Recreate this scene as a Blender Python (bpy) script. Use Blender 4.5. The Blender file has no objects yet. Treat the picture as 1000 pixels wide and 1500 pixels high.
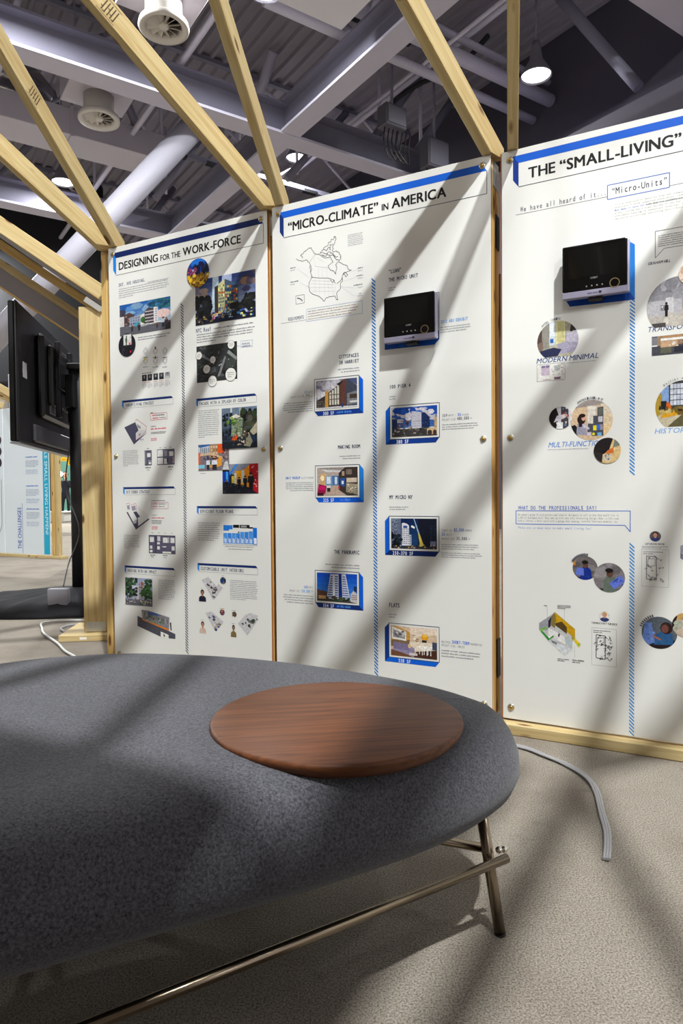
import bpy, bmesh, math, random
from mathutils import Vector, Matrix
random.seed(7)
SC = bpy.context.scene
COL = SC.collection

# ------------------------------------------------------------------ camera
CAMZ, PITCH, ROLL, FPX = 0.8415, 0.0253, -0.0085, 1000.0
def _camaxes():
    F = Vector((0, math.cos(PITCH), -math.sin(PITCH)))
    U0 = Vector((0, math.sin(PITCH), math.cos(PITCH)))
    R0 = Vector((1, 0, 0))
    cr, sr = math.cos(ROLL), math.sin(ROLL)
    return R0 * cr + U0 * sr, U0 * cr - R0 * sr, F
CR, CU, CF = _camaxes()
EYE = Vector((0, 0, CAMZ))
cam = bpy.data.cameras.new('camera')
cam.sensor_fit = 'HORIZONTAL'; cam.sensor_width = 24.0; cam.lens = 24.0 * FPX / 1000.0
cam.clip_start = 0.02; cam.clip_end = 300
cam_o = bpy.data.objects.new('camera', cam); COL.objects.link(cam_o)
m = Matrix.Identity(4)
for i in range(3):
    m[i][0], m[i][1], m[i][2], m[i][3] = CR[i], CU[i], -CF[i], EYE[i]
cam_o.matrix_world = m
SC.camera = cam_o

# ------------------------------------------------------------------ exposure, world
SC.view_settings.view_transform = 'Standard'
SC.view_settings.look = 'None'
SC.view_settings.gamma = 1.0
SC.view_settings.use_curve_mapping = False
SC.view_settings.exposure = 0.0
world = bpy.data.worlds.new('world'); SC.world = world
world.use_nodes = True
WBG = world.node_tree.nodes['Background']
WBG.inputs[0].default_value = (0.96, 0.93, 0.97, 1)
WBG.inputs[1].default_value = 0.8

# high bay lamps: lens centre positions (x, y, z); the last ones hang behind the camera
KEY = (2.17, -4.85, 12.9)
KEY_POWER = 3650.0
LAMP_POWER = 420.0
LAMP_COLOR = (0.97, 1.0, 1.0)

# ------------------------------------------------------------------ pixel helpers (1000 x 1500 frame)
def ray(x, y):
    return CR * ((x - 500) / FPX) + CU * ((750 - y) / FPX) + CF
def atz(x, y, z):
    d = ray(x, y); return EYE + d * ((z - CAMZ) / d.z)
def atY(x, y, Y):
    d = ray(x, y); return EYE + d * (Y / d.y)
def lin(c):
    out = []
    for v in c[:3]:
        v = max(0.0, min(255.0, v)) / 255.0
        out.append(v / 12.92 if v <= 0.04045 else ((v + 0.055) / 1.055) ** 2.4)
    return (out[0], out[1], out[2], 1.0)

# ------------------------------------------------------------------ materials
MATS = {}
def new_mat(name):
    mt = bpy.data.materials.new(name); mt.use_nodes = True
    nt = mt.node_tree
    return mt, nt, nt.nodes['Principled BSDF']
def mat(name, color, rough=0.6, metal=0.0, var=0.0, vscale=20.0, bump=0.0, bscale=200.0, spec=0.5, trans=0.0):
    if name in MATS: return MATS[name]
    mt, nt, b = new_mat(name)
    c = color if len(color) == 4 else lin(color)
    b.inputs['Base Color'].default_value = c
    b.inputs['Roughness'].default_value = rough
    b.inputs['Metallic'].default_value = metal
    b.inputs['Specular IOR Level'].default_value = spec
    tc = nt.nodes.new('ShaderNodeTexCoord')
    if var > 0:
        n = nt.nodes.new('ShaderNodeTexNoise'); n.inputs['Scale'].default_value = vscale; n.inputs['Detail'].default_value = 4
        nt.links.new(tc.outputs['Object'], n.inputs['Vector'])
        mx = nt.nodes.new('ShaderNodeMix'); mx.data_type = 'RGBA'
        mx.inputs['A'].default_value = [v * (1 - var) for v in c[:3]] + [1]
        mx.inputs['B'].default_value = [min(1, v * (1 + var)) for v in c[:3]] + [1]
        nt.links.new(n.outputs['Fac'], mx.inputs['Factor']); nt.links.new(mx.outputs['Result'], b.inputs['Base Color'])
    if bump > 0:
        n2 = nt.nodes.new('ShaderNodeTexNoise'); n2.inputs['Scale'].default_value = bscale; n2.inputs['Detail'].default_value = 3
        nt.links.new(tc.outputs['Object'], n2.inputs['Vector'])
        bp = nt.nodes.new('ShaderNodeBump'); bp.inputs['Strength'].default_value = bump; bp.inputs['Distance'].default_value = 0.003
        nt.links.new(n2.outputs['Fac'], bp.inputs['Height']); nt.links.new(bp.outputs['Normal'], b.inputs['Normal'])
    MATS[name] = mt; return mt
def emit_mat(name, color, strength):
    if name in MATS: return MATS[name]
    mt, nt, b = new_mat(name)
    b.inputs['Base Color'].default_value = (0.8, 0.8, 0.8, 1)
    b.inputs['Emission Color'].default_value = tuple(color[:3]) + (1,)
    b.inputs['Emission Strength'].default_value = strength
    MATS[name] = mt; return mt
def attr_mat(name, rough=0.45, noise=0.0, nscale=90.0, spec=0.3):
    if name in MATS: return MATS[name]
    mt, nt, b = new_mat(name)
    at = nt.nodes.new('ShaderNodeAttribute'); at.attribute_name = 'Col'
    b.inputs['Roughness'].default_value = rough
    b.inputs['Specular IOR Level'].default_value = spec
    if noise > 0:
        tc = nt.nodes.new('ShaderNodeTexCoord')
        n = nt.nodes.new('ShaderNodeTexNoise'); n.inputs['Scale'].default_value = nscale; n.inputs['Detail'].default_value = 5
        n.inputs['Roughness'].default_value = 0.7
        nt.links.new(tc.outputs['Object'], n.inputs['Vector'])
        mr = nt.nodes.new('ShaderNodeMapRange')
        mr.inputs['From Min'].default_value = 0.3; mr.inputs['From Max'].default_value = 0.7
        mr.inputs['To Min'].default_value = 1 - noise; mr.inputs['To Max'].default_value = 1 + noise
        nt.links.new(n.outputs['Fac'], mr.inputs['Value'])
        vm = nt.nodes.new('ShaderNodeVectorMath'); vm.operation = 'SCALE'
        nt.links.new(at.outputs['Color'], vm.inputs[0]); nt.links.new(mr.outputs['Result'], vm.inputs['Scale'])
        nt.links.new(vm.outputs['Vector'], b.inputs['Base Color'])
    else:
        nt.links.new(at.outputs['Color'], b.inputs['Base Color'])
    MATS[name] = mt; return mt
def wood_mat(name, c0, c1, knot, rough=0.65, stretch=(1.2, 22, 22), knots=True, gscale=3.0, bump=0.12):
    if name in MATS: return MATS[name]
    mt, nt, b = new_mat(name)
    tc = nt.nodes.new('ShaderNodeTexCoord')
    oi = nt.nodes.new('ShaderNodeObjectInfo')
    ad = nt.nodes.new('ShaderNodeVectorMath'); ad.operation = 'MULTIPLY_ADD'
    cmb = nt.nodes.new('ShaderNodeCombineXYZ')
    for i in range(3): nt.links.new(oi.outputs['Random'], cmb.inputs[i])
    nt.links.new(cmb.outputs[0], ad.inputs[0]); ad.inputs[1].default_value = (17, 9, 5)
    nt.links.new(tc.outputs['Object'], ad.inputs[2])
    mp = nt.nodes.new('ShaderNodeMapping'); mp.inputs['Scale'].default_value = stretch
    nt.links.new(ad.outputs[0], mp.inputs['Vector'])
    n = nt.nodes.new('ShaderNodeTexNoise'); n.inputs['Scale'].default_value = gscale; n.inputs['Detail'].default_value = 6
    n.inputs['Distortion'].default_value = 0.6
    nt.links.new(mp.outputs[0], n.inputs['Vector'])
    cr = nt.nodes.new('ShaderNodeValToRGB')
    cr.color_ramp.elements[0].position = 0.36; cr.color_ramp.elements[0].color = lin(c1)
    cr.color_ramp.elements[1].position = 0.62; cr.color_ramp.elements[1].color = lin(c0)
    nt.links.new(n.outputs['Fac'], cr.inputs['Fac'])
    last = cr.outputs['Color']
    if knots:
        mp2 = nt.nodes.new('ShaderNodeMapping'); mp2.inputs['Scale'].default_value = (4.6, 13, 13)
        nt.links.new(ad.outputs[0], mp2.inputs['Vector'])
        v = nt.nodes.new('ShaderNodeTexVoronoi'); v.inputs['Scale'].default_value = 1.0; v.inputs['Randomness'].default_value = 1.0
        nt.links.new(mp2.outputs[0], v.inputs['Vector'])
        kr = nt.nodes.new('ShaderNodeValToRGB')
        kr.color_ramp.elements[0].position = 0.09; kr.color_ramp.elements[0].color = (1, 1, 1, 1)
        kr.color_ramp.elements[1].position = 0.17; kr.color_ramp.elements[1].color = (0, 0, 0, 1)
        nt.links.new(v.outputs['Distance'], kr.inputs['Fac'])
        mx = nt.nodes.new('ShaderNodeMix'); mx.data_type = 'RGBA'
        nt.links.new(kr.outputs['Color'], mx.inputs['Factor']); nt.links.new(last, mx.inputs['A'])
        mx.inputs['B'].default_value = lin(knot); last = mx.outputs['Result']
    nt.links.new(last, b.inputs['Base Color'])
    b.inputs['Roughness'].default_value = rough
    b.inputs['Specular IOR Level'].default_value = 0.3
    bp = nt.nodes.new('ShaderNodeBump'); bp.inputs['Strength'].default_value = bump; bp.inputs['Distance'].default_value = 0.002
    nt.links.new(n.outputs['Fac'], bp.inputs['Height']); nt.links.new(bp.outputs['Normal'], b.inputs['Normal'])
    MATS[name] = mt; return mt

PINE = wood_mat('pine', (200, 180, 132), (183, 157, 106), (108, 70, 36))
PINE2 = wood_mat('pine_honey', (208, 176, 112), (186, 146, 80), (108, 70, 32))
WALNUT = wood_mat('walnut', (102, 59, 31), (77, 42, 21), (60, 34, 20), rough=0.5, stretch=(2.2, 40, 40), knots=False, gscale=2.4, bump=0.03)
ZINC = mat('zinc', (196, 196, 190), 0.38, 0.9, var=0.12, vscale=60)
BRASS = mat('brass_screw', (196, 160, 84), 0.35, 0.9)
STEEL = mat('bronze_steel', (140, 126, 108), 0.24, 1.0, var=0.06, vscale=30)
WHITE = mat('poster_white', (226, 226, 221), 0.55, var=0.012, vscale=6)
EDGE = mat('hardboard_edge', (176, 110, 48), 0.75, var=0.15, vscale=80)
BLACK = mat('black_plastic', (16, 16, 18), 0.45)
GLOSS = mat('black_gloss', (9, 9, 10), 0.12, var=0.0)

# ------------------------------------------------------------------ object helpers
def tag(o, label=None, cat=None, group=None, kind=None):
    if label: o['label'] = label
    if cat: o['category'] = cat
    if group: o['group'] = group
    if kind: o['kind'] = kind
    return o
def empty(name, loc=(0, 0, 0), rz=0.0):
    o = bpy.data.objects.new(name, None); COL.objects.link(o)
    o.empty_display_size = 0.1
    o.location = loc; o.rotation_euler = (0, 0, rz); return o
def link(name, me, mt, parent=None, mw=None):
    if mt is not None and not me.materials: me.materials.append(mt)
    o = bpy.data.objects.new(name, me); COL.objects.link(o)
    if parent is not None: o.parent = parent
    if mw is not None: o.matrix_local = mw
    return o
def bm_obj(name, bm, mt, parent=None, mw=None, smooth=False):
    me = bpy.data.meshes.new(name); bm.normal_update(); bm.to_mesh(me); bm.free()
    if smooth:
        for p in me.polygons: p.use_smooth = True
    return link(name, me, mt, parent, mw)
def box_bm(x0, x1, y0, y1, z0, z1, bev=0.0, seg=1, bm=None):
    own = bmesh.new()
    r = bmesh.ops.create_cube(own, size=1.0)
    for v in own.verts:
        v.co = Vector((x0 + (v.co.x + .5) * (x1 - x0), y0 + (v.co.y + .5) * (y1 - y0), z0 + (v.co.z + .5) * (z1 - z0)))
    if bev > 0:
        bmesh.ops.bevel(own, geom=list(own.edges), offset=bev, segments=seg, affect='EDGES', profile=0.5)
    if bm is None: return own
    me = bpy.data.meshes.new('tmp'); own.to_mesh(me); own.free(); bm.from_mesh(me); bpy.data.meshes.remove(me)
    return bm
def box(name, x0, x1, y0, y1, z0, z1, mt, parent=None, bev=0.0, seg=1):
    return bm_obj(name, box_bm(x0, x1, y0, y1, z0, z1, bev, seg), mt, parent)
def frame_mat(p0, p1, up=Vector((0, 0, 1))):
    p0 = Vector(p0); p1 = Vector(p1)
    X = (p1 - p0).normalized(); Y = up.cross(X)
    if Y.length < 1e-4: Y = Vector((0, 1, 0)).cross(X)
    Y.normalize(); Z = X.cross(Y)
    mm = Matrix.Identity(4)
    for i in range(3): mm[i][0], mm[i][1], mm[i][2], mm[i][3] = X[i], Y[i], Z[i], p0[i]
    return mm, (p1 - p0).length
def beam(name, p0, p1, w, h, mt, parent=None, bev=0.003, up=Vector((0, 0, 1))):
    """box of width w (sideways) and height h along p0 > p1, its own axes along the grain"""
    mm, L = frame_mat(p0, p1, up)
    return bm_obj(name, box_bm(0, L, -w / 2, w / 2, -h / 2, h / 2, bev), mt, parent, mm)
def cyl_bm(r0, r1, L, n=20, bm=None, x0=0.0, caps=True):
    """along +X"""
    b = bm or bmesh.new()
    A = [b.verts.new((x0, r0 * math.cos(2 * math.pi * i / n), r0 * math.sin(2 * math.pi * i / n))) for i in range(n)]
    B = [b.verts.new((x0 + L, r1 * math.cos(2 * math.pi * i / n), r1 * math.sin(2 * math.pi * i / n))) for i in range(n)]
    for i in range(n): f = b.faces.new((A[i], A[(i + 1) % n], B[(i + 1) % n], B[i])); f.smooth = True
    if caps: b.faces.new(A[::-1]); b.faces.new(B)
    return b
def rod(name, p0, p1, r, mt, parent=None, n=20, r1=None):
    mm, L = frame_mat(p0, p1)
    return bm_obj(name, cyl_bm(r, r if r1 is None else r1, L, n), mt, parent, mm)
def lathe_bm(prof, n=40, bm=None):
    """profile (r, z) about Z"""
    b = bm or bmesh.new(); rings = []
    for r, z in prof:
        if r < 1e-6: rings.append([b.verts.new((0, 0, z))])
        else: rings.append([b.verts.new((r * math.cos(2 * math.pi * i / n), r * math.sin(2 * math.pi * i / n), z)) for i in range(n)])
    for a, c in zip(rings, rings[1:]):
        for i in range(n):
            j = (i + 1) % n
            if len(a) == 1 and len(c) == 1: continue
            if len(a) == 1: f = b.faces.new((a[0], c[j], c[i]))
            elif len(c) == 1: f = b.faces.new((a[i], a[j], c[0]))
            else: f = b.faces.new((a[i], a[j], c[j], c[i]))
            f.smooth = True
    bmesh.ops.recalc_face_normals(b, faces=b.faces)
    return b
def lathe(name, prof, mt, parent=None, n=40, mw=None):
    return bm_obj(name, lathe_bm(prof, n), mt, parent, mw)
def catmull(pts, closed=False, k=8):
    P = [Vector(p) for p in pts]; n = len(P); out = []
    rng = range(n) if closed else range(n - 1)
    for i in rng:
        if closed: a, b, c, d = P[(i - 1) % n], P[i], P[(i + 1) % n], P[(i + 2) % n]
        else: a, b, c, d = P[max(i - 1, 0)], P[i], P[i + 1], P[min(i + 2, n - 1)]
        for j in range(k):
            t = j / k
            out.append(0.5 * ((2 * b) + (c - a) * t + (2 * a - 5 * b + 4 * c - d) * t * t + (3 * b - a - 3 * c + d) * t ** 3))
    if not closed: out.append(P[-1].copy())
    return out
def tube_bm(path, r, n=8, bm=None):
    b = bm or bmesh.new(); prev = None; N = len(path)
    for i, p in enumerate(path):
        t = (path[min(i + 1, N - 1)] - path[max(i - 1, 0)]).normalized()
        s = t.cross(Vector((0, 0, 1)))
        if s.length < 1e-3: s = t.cross(Vector((1, 0, 0)))
        s.normalize(); u = s.cross(t)
        ring = [b.verts.new(p + s * (r * math.cos(2 * math.pi * k / n)) + u * (r * math.sin(2 * math.pi * k / n))) for k in range(n)]
        if prev:
            for k in range(n):
                f = b.faces.new((prev[k], prev[(k + 1) % n], ring[(k + 1) % n], ring[k])); f.smooth = True
        else: b.faces.new(ring)
        prev = ring
    b.faces.new(prev[::-1])
    bmesh.ops.recalc_face_normals(b, faces=b.faces)
    return b
def tube(name, path, r, mt, parent=None, n=8):
    return bm_obj(name, tube_bm([Vector(p) for p in path], r, n), mt, parent)
def prism_bm(pts, y0, y1, bm=None):
    """polygon in x,z extruded along y"""
    b = bm or bmesh.new()
    A = [b.verts.new((x, y0, z)) for x, z in pts]; B = [b.verts.new((x, y1, z)) for x, z in pts]
    n = len(pts)
    b.faces.new(A); b.faces.new(B[::-1])
    for i in range(n): b.faces.new((A[i], B[i], B[(i + 1) % n], A[(i + 1) % n]))
    bmesh.ops.recalc_face_normals(b, faces=b.faces)
    return b

# ------------------------------------------------------------------ lamps hung from the roof
LENS = emit_mat('lamp_lens', (1.0, 0.97, 0.92), 6.0)
LAMPGREY = mat('lamp_grey', (120, 118, 128), 0.5, 0.2)
def high_bay(pos, label, power, size=0.5, top=10.3, shown=True):
    t = empty('high_bay_lamp', (pos[0], pos[1], pos[2]))
    tag(t, label, 'lamp', 'high bay lamps under the hall roof')
    lathe('housing', [(0.0, 0.62), (0.07, 0.62), (0.09, 0.5), (0.12, 0.3), (0.24, 0.1), (0.285, 0.015), (0.285, 0.0), (0.27, 0.0), (0.23, 0.1), (0.0, 0.28)], LAMPGREY, t, 36)
    lathe('lens', [(0.0, 0.0), (0.16, 0.008), (0.255, 0.03), (0.262, 0.036), (0.0, 0.045)], LENS, t, 36)
    lathe('hanging_rod', [(0.0, 0.62), (0.018, 0.62), (0.018, top - pos[2]), (0.0, top - pos[2])], LAMPGREY, t, 10)
    L = bpy.data.lights.new('lamp_light', 'AREA'); L.shape = 'DISK'; L.size = size
    L.energy = power; L.color = LAMP_COLOR
    lo = bpy.data.objects.new('lamp_light', L); COL.objects.link(lo); lo.parent = t; lo.location = (0, 0, -0.02)
    return t
def lampxy(px, py, z=8.5):
    p = atz(px, py, z); return (p.x, p.y, z)
high_bay(KEY, 'high bay lamp hanging behind the viewer, outside the picture', KEY_POWER, 0.40, top=15.4)
high_bay(lampxy(785, 112), 'bright round high bay lamp hanging before the plain grey hall wall', LAMP_POWER * 0.5)
high_bay(lampxy(93, 268), 'round high bay lamp glowing between the two left pine rafters', LAMP_POWER * 0.5)
high_bay(lampxy(388, -14), 'glaring high bay lamp at the top edge above the white hanging box', LAMP_POWER)
high_bay(lampxy(434, 232, 9.8), 'small distant high bay lamp seen beneath the crossing of the girders', LAMP_POWER * 0.5)

# unseen fill lamps, added beside, behind and far beyond the viewer
for lx, ly, k in ((-4.6, -3.6, .15), (7.4, -1.2, .3), (-3.2, -9.6, 2.1), (2.8, -9.4, 2.1), (9.0, -8.0, .3), (-8.2, 4.2, .7), (9.2, 5.6, .6), (-13.5, 8.6, 1.6), (-4.4, 9.6, 1.5), (-12.0, 20.5, 4.5), (-17.0, 28.0, 4.5), (-6.5, 27.0, 4.5)):
    high_bay((lx, ly, 8.5), 'unseen high bay lamp added as fill outside the picture', LAMP_POWER * k, top=15.4 if ly < 3 else 10.3)
# ------------------------------------------------------------------ the hall
def carpet_mat():
    mt, nt, b = new_mat('carpet')
    tc = nt.nodes.new('ShaderNodeTexCoord')
    def noise(s, d, r=0.6):
        n = nt.nodes.new('ShaderNodeTexNoise'); n.inputs['Scale'].default_value = s; n.inputs['Detail'].default_value = d
        n.inputs['Roughness'].default_value = r; nt.links.new(tc.outputs['Object'], n.inputs['Vector']); return n
    fine = noise(270, 3, 0.7); mid = noise(15, 6, 0.75); big = noise(2.6, 4)
    r1 = nt.nodes.new('ShaderNodeValToRGB')
    r1.color_ramp.elements[0].position = 0.36; r1.color_ramp.elements[0].color = lin((98, 91, 82))
    r1.color_ramp.elements[1].position = 0.60; r1.color_ramp.elements[1].color = lin((160, 152, 140))
    nt.links.new(fine.outputs['Fac'], r1.inputs['Fac'])
    r2 = nt.nodes.new('ShaderNodeValToRGB')
    r2.color_ramp.elements[0].position = 0.27; r2.color_ramp.elements[0].color = (0.72, 0.70, 0.68, 1)
    r2.color_ramp.elements[1].position = 0.42; r2.color_ramp.elements[1].color = (1, 1, 1, 1)
    nt.links.new(mid.outputs['Fac'], r2.inputs['Fac'])
    r3 = nt.nodes.new('ShaderNodeValToRGB')
    r3.color_ramp.elements[0].position = 0.36; r3.color_ramp.elements[0].color = (0.82, 0.80, 0.79, 1)
    r3.color_ramp.elements[1].position = 0.56; r3.color_ramp.elements[1].color = (1, 1, 1, 1)
    nt.links.new(big.outputs['Fac'], r3.inputs['Fac'])
    def mul(a, c):
        x = nt.nodes.new('ShaderNodeMix'); x.data_type = 'RGBA'; x.blend_type = 'MULTIPLY'; x.inputs['Factor'].default_value = 1
        nt.links.new(a, x.inputs['A']); nt.links.new(c, x.inputs['B']); return x.outputs['Result']
    nt.links.new(mul(mul(r1.outputs['Color'], r2.outputs['Color']), r3.outputs['Color']), b.inputs['Base Color'])
    b.inputs['Roughness'].default_value = 0.95; b.inputs['Specular IOR Level'].default_value = 0.1
    bp = nt.nodes.new('ShaderNodeBump'); bp.inputs['Strength'].default_value = 0.6; bp.inputs['Distance'].default_value = 0.004
    nt.links.new(fine.outputs['Fac'], bp.inputs['Height']); nt.links.new(bp.outputs['Normal'], b.inputs['Normal'])
    return mt
CARPET = carpet_mat()
fl = box('floor', -34, 30, -14, 46, -0.2, 0, CARPET); tag(fl, kind='structure')

GREY_L = mat('hall_steel_light', (196, 192, 208), 0.6, var=0.05, vscale=3)
GREY_D = mat('hall_steel_dark', (120, 118, 134), 0.6, var=0.06, vscale=3)
DECK = mat('hall_deck', (142, 136, 146), 0.6, 0.0, var=0.08, vscale=2)
TRACK = mat('hall_track_black', (26, 25, 30), 0.7)
WALLM = mat('hall_wall', (70, 66, 78), 0.85, var=0.05, vscale=1.2)
WALLL = mat('hall_bulkhead', (86, 82, 94), 0.85, var=0.04, vscale=1.2)
DARK = mat('hall_far_dark', (40, 39, 46), 0.9, var=0.2, vscale=0.6)

TH = math.radians(34.0)
D1 = Vector((math.cos(TH), math.sin(TH), 0)); D2 = Vector((math.sin(TH), -math.cos(TH), 0))   # the two directions of the roof grid
O0 = atz(417, 206, 8.0); O0.z = 0.0                      # where the two girders in view cross
def G(s, t, z):                                          # s along D1, t along D2
    return O0 + D1 * s + D2 * t + Vector((0, 0, z))
def gst(px, py, z):
    p = atz(px, py, z) - O0; p.z = 0
    return p.dot(D1), p.dot(D2)
# corrugated roof deck, ribs along D2
ceil = empty('ceiling', (O0.x, O0.y, 0), TH); tag(ceil, kind='structure')   # local x = D1, local -y = D2
bm = bmesh.new(); pitch = 0.30; xs = []
x = -27.0
while x < 5.4:
    xs += [(x, 10.55), (x + 0.17, 10.55), (x + 0.20, 10.47), (x + 0.27, 10.47)]; x += pitch
A = [bm.verts.new((a, 24, z)) for a, z in xs]; B = [bm.verts.new((a, -10, z)) for a, z in xs]
for i in range(len(xs) - 1): bm.faces.new((A[i], A[i + 1], B[i + 1], B[i]))
A2 = bm.verts.new((-27, 24, 10.7)), bm.verts.new((5.4, 24, 10.7)), bm.verts.new((5.4, -10, 10.7)), bm.verts.new((-27, -10, 10.7))
bm.faces.new(A2)
bm_obj('roof_deck', bm, DECK, ceil)
box('added_upper_roof', -27, 19, -28, -10, 15.5, 15.7, DECK, ceil); box('added_roof_step', -27, 19, -10.2, -10.0, 10.45, 15.5, DECK, ceil)   # unseen step, added to clear the key lamp and keep world light out
def girder(s0, t0, s1, t1, z, wf=0.34, h=0.62, name='girder'):
    """I section from its bottom flange"""
    p0 = Vector((s0, -t0, z)); p1 = Vector((s1, -t1, z)); mm, L = frame_mat(p0, p1)
    b = box_bm(0, L, -wf / 2, wf / 2, 0, 0.05)
    bm_obj(name, b, GREY_L, ceil, mm)
    b = box_bm(0, L, -0.035, 0.035, 0.05, h - 0.05); box_bm(0, L, -wf / 2, wf / 2, h - 0.05, h, bm=b)
    return bm_obj('girder_web', b, GREY_D, ceil, mm)
girder(-22, 0, 5.0, 0, 8.0, 0.46)                     # D1 girder of the picture
girder(0, -22, 0, 10, 8.02, 0.42)                    # D2 girder of the picture
for tt in (-6.4, 6.4): girder(-22, tt, 5.0, tt, 8.0, 0.46)
for ss in (-11,): girder(ss, -22, ss, 10, 8.02, 0.42)
def bar(name, a, b_, r, mt=GREY_D, n=10):
    return rod(name, (a[0], -a[1], a[2]), (b_[0], -b_[1], b_[2]), r, mt, ceil, n)
# joists across the bays: top chord, perforated bottom chord, web rods
def joist(t, s0, s1, z0=9.25, z1=10.4, step=1.5):
    p0 = Vector((s0, -t, z0)); p1 = Vector((s1, -t, z0)); mm, L = frame_mat(p0, p1)
    bm_obj('joist_chord', box_bm(0, L, -0.06, 0.06, 0, 0.12), GREY_D, ceil, mm)
    b = bmesh.new(); xx = 0.25
    while xx < L - 0.4: box_bm(xx, xx + 0.42, -0.075, 0.075, -0.02, 0.055, bm=b); xx += 0.95
    o = bm_obj('track_slots', b, TRACK, ceil, mm)
    bm_obj('joist_chord', box_bm(0, L, -0.06, 0.06, z1 - z0, z1 - z0 + 0.1), GREY_D, ceil, mm)
    s = s0; k = 0
    b = bmesh.new()
    while s + step <= s1:
        a0 = (s, z0 + .1) if k % 2 == 0 else (s, z1); a1 = (s + step, z1) if k % 2 == 0 else (s + step, z0 + .1)
        m2, L2 = frame_mat((a0[0], -t, a0[1]), (a1[0], -t, a1[1]))
        c = cyl_bm(0.04, 0.04, L2, 8); c.transform(m2)
        me = bpy.data.meshes.new('t'); c.to_mesh(me); c.free(); b.from_mesh(me); bpy.data.meshes.remove(me)
        s += step; k += 1
    bm_obj('joist_web', b, GREY_L, ceil)
for t in (-17.2, -14.6, -12.0, -9.4, -4.2, -2.1): joist(t, -22, 5.0)
for t in (2.2, 4.3): joist(t, -22, 1.9)
# braces and posts around the crossing
for s, t in ((0.2, -2.6), (0.2, 2.4), (0.2, 4.6)):
    bar('brace', (s, t, 8.6), (s + 0.1, t + 1.6, 10.4), 0.11, GREY_L)
    bar('brace', (s, t, 8.6), (s, t - 1.5, 10.4), 0.11, GREY_L)
    bar('hanger', (s, t + 0.05, 8.6), (s, t + 0.05, 10.4), 0.05, GREY_L)
for s in (-9, -6, -3, 2.2, 3.4):
    bar('brace', (s, 0, 8.6), (s + 1.3, 0.05, 10.4), 0.1, GREY_D)
    bar('hanger', (s + 0.2, 0, 8.6), (s + 0.2, 0, 10.4), 0.04, GREY_L)
bar('brace', (3.4, 0.2, 8.05), (3.9, -2.1, 6.9), 0.12, GREY_L)
# conduits and sprinkler pipes
for s, z, r in ((-7.4, 9.0, 0.05), (-4.9, 8.9, 0.05), (-2.2, 8.75, 0.06), (1.9, 9.1, 0.04), (2.9, 9.9, 0.06), (-12.4, 9.3, 0.08)):
    bar('conduit', (s, -22, z), (s, 10, z), r, GREY_L)
for t, z, r in ((-11.0, 9.0, 0.13), (-13.2, 9.0, 0.13), (-15.6, 8.9, 0.14), (-18.5, 8.9, 0.14), (-8.3, 8.8, 0.1)):
    bar('pipe', (-22, t, z), (5.0, t, z), r, GREY_L, 14)

for (px_, py_, zz, r) in ((690, 92, 9.2, 0.13), (672, 128, 9.0, 0.09), (640, 40, 9.6, 0.07)):     # pipes that end at the right wall
    ss, tt = gst(px_, py_, zz); bar('pipe', (-1.5, tt, zz), (5.1, tt, zz), r, GREY_L, 14)
for s_, t_, a_, b_ in ((-0.9, -5.2, 1.2, 0.9), (-2.4, -6.4, -1.0, 1.4), (-0.6, -7.6, 1.4, -0.8), (-4.6, -7.2, 1.5, 1.0), (-1.8, -3.0, -1.2, 0.6), (-6.4, -3.2, 1.6, 0.2), (1.4, -2.4, 1.5, 0.4)):
    bar('brace', (s_, t_, 8.5), (s_ + a_, t_ + b_, 10.35), 0.09, GREY_D)
    bar('hanger', (s_ + 0.3, t_, 8.7), (s_ + 0.3, t_, 10.4), 0.035, GREY_L)
wv = catmull([atz(566, 178, 8.7) - O0, atz(575, 150, 9.3) - O0, atz(620, 120, 9.6) - O0, atz(665, 105, 9.8) - O0, atz(715, 52, 10.0) - O0], k=6)
inv_ = Matrix.Rotation(-TH, 4, 'Z')
tube('black_cable', [inv_ @ v for v in wv], 0.05, TRACK, ceil, 8)

# big sloping round column left of the panels
cA = atY(-60, 552, 14.2); cB = atY(300, 168, 13.6)
o = rod('sloping_column', cA, cB, 0.24, mat('column_paint', (172, 170, 182), 0.5), None, 40)
tag(o, 'large pale grey round column sloping up under the roof girders', 'column')

# ducts with round diffusers
DUCT = mat('duct_paint', (190, 184, 196), 0.55, var=0.04, vscale=2)
DIFF = mat('diffuser_paint', (206, 200, 192), 0.5)
def duct(px0, px1, z, w, h, label):
    s0, t0 = gst(*px0, z); s1, t1 = gst(*px1, z)
    d = empty('air_duct', O0 + Vector((0, 0, 0)), TH); tag(d, label, 'duct')
    p0 = Vector((s0, -t0, z + h / 2)); p1 = Vector((s1, -t0, z + h / 2))
    beam('duct_run', p0, p1, w, h, DUCT, d, bev=0.01)
    n = int(abs(s1 - s0) / 1.6)
    for k in range(1, n):
        q = p0.lerp(p1, k / n); dx = (p1 - p0).normalized() * 0.03
        beam('flange', q - dx, q + dx, w + 0.07, h + 0.07, DUCT, d, bev=0)
        for sd in (-1, 1): rod('hanger_rod', q + Vector((0, sd * (w / 2 + 0.02), h / 2)), q + Vector((0, sd * (w / 2 + 0.02), 10.4 - z - h / 2)), 0.012, GREY_D, d, 6)
    return d
duct((-60, 170), (222, 262), 8.35, 0.95, 0.55, 'rectangular painted air duct running behind the sloping column')
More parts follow.
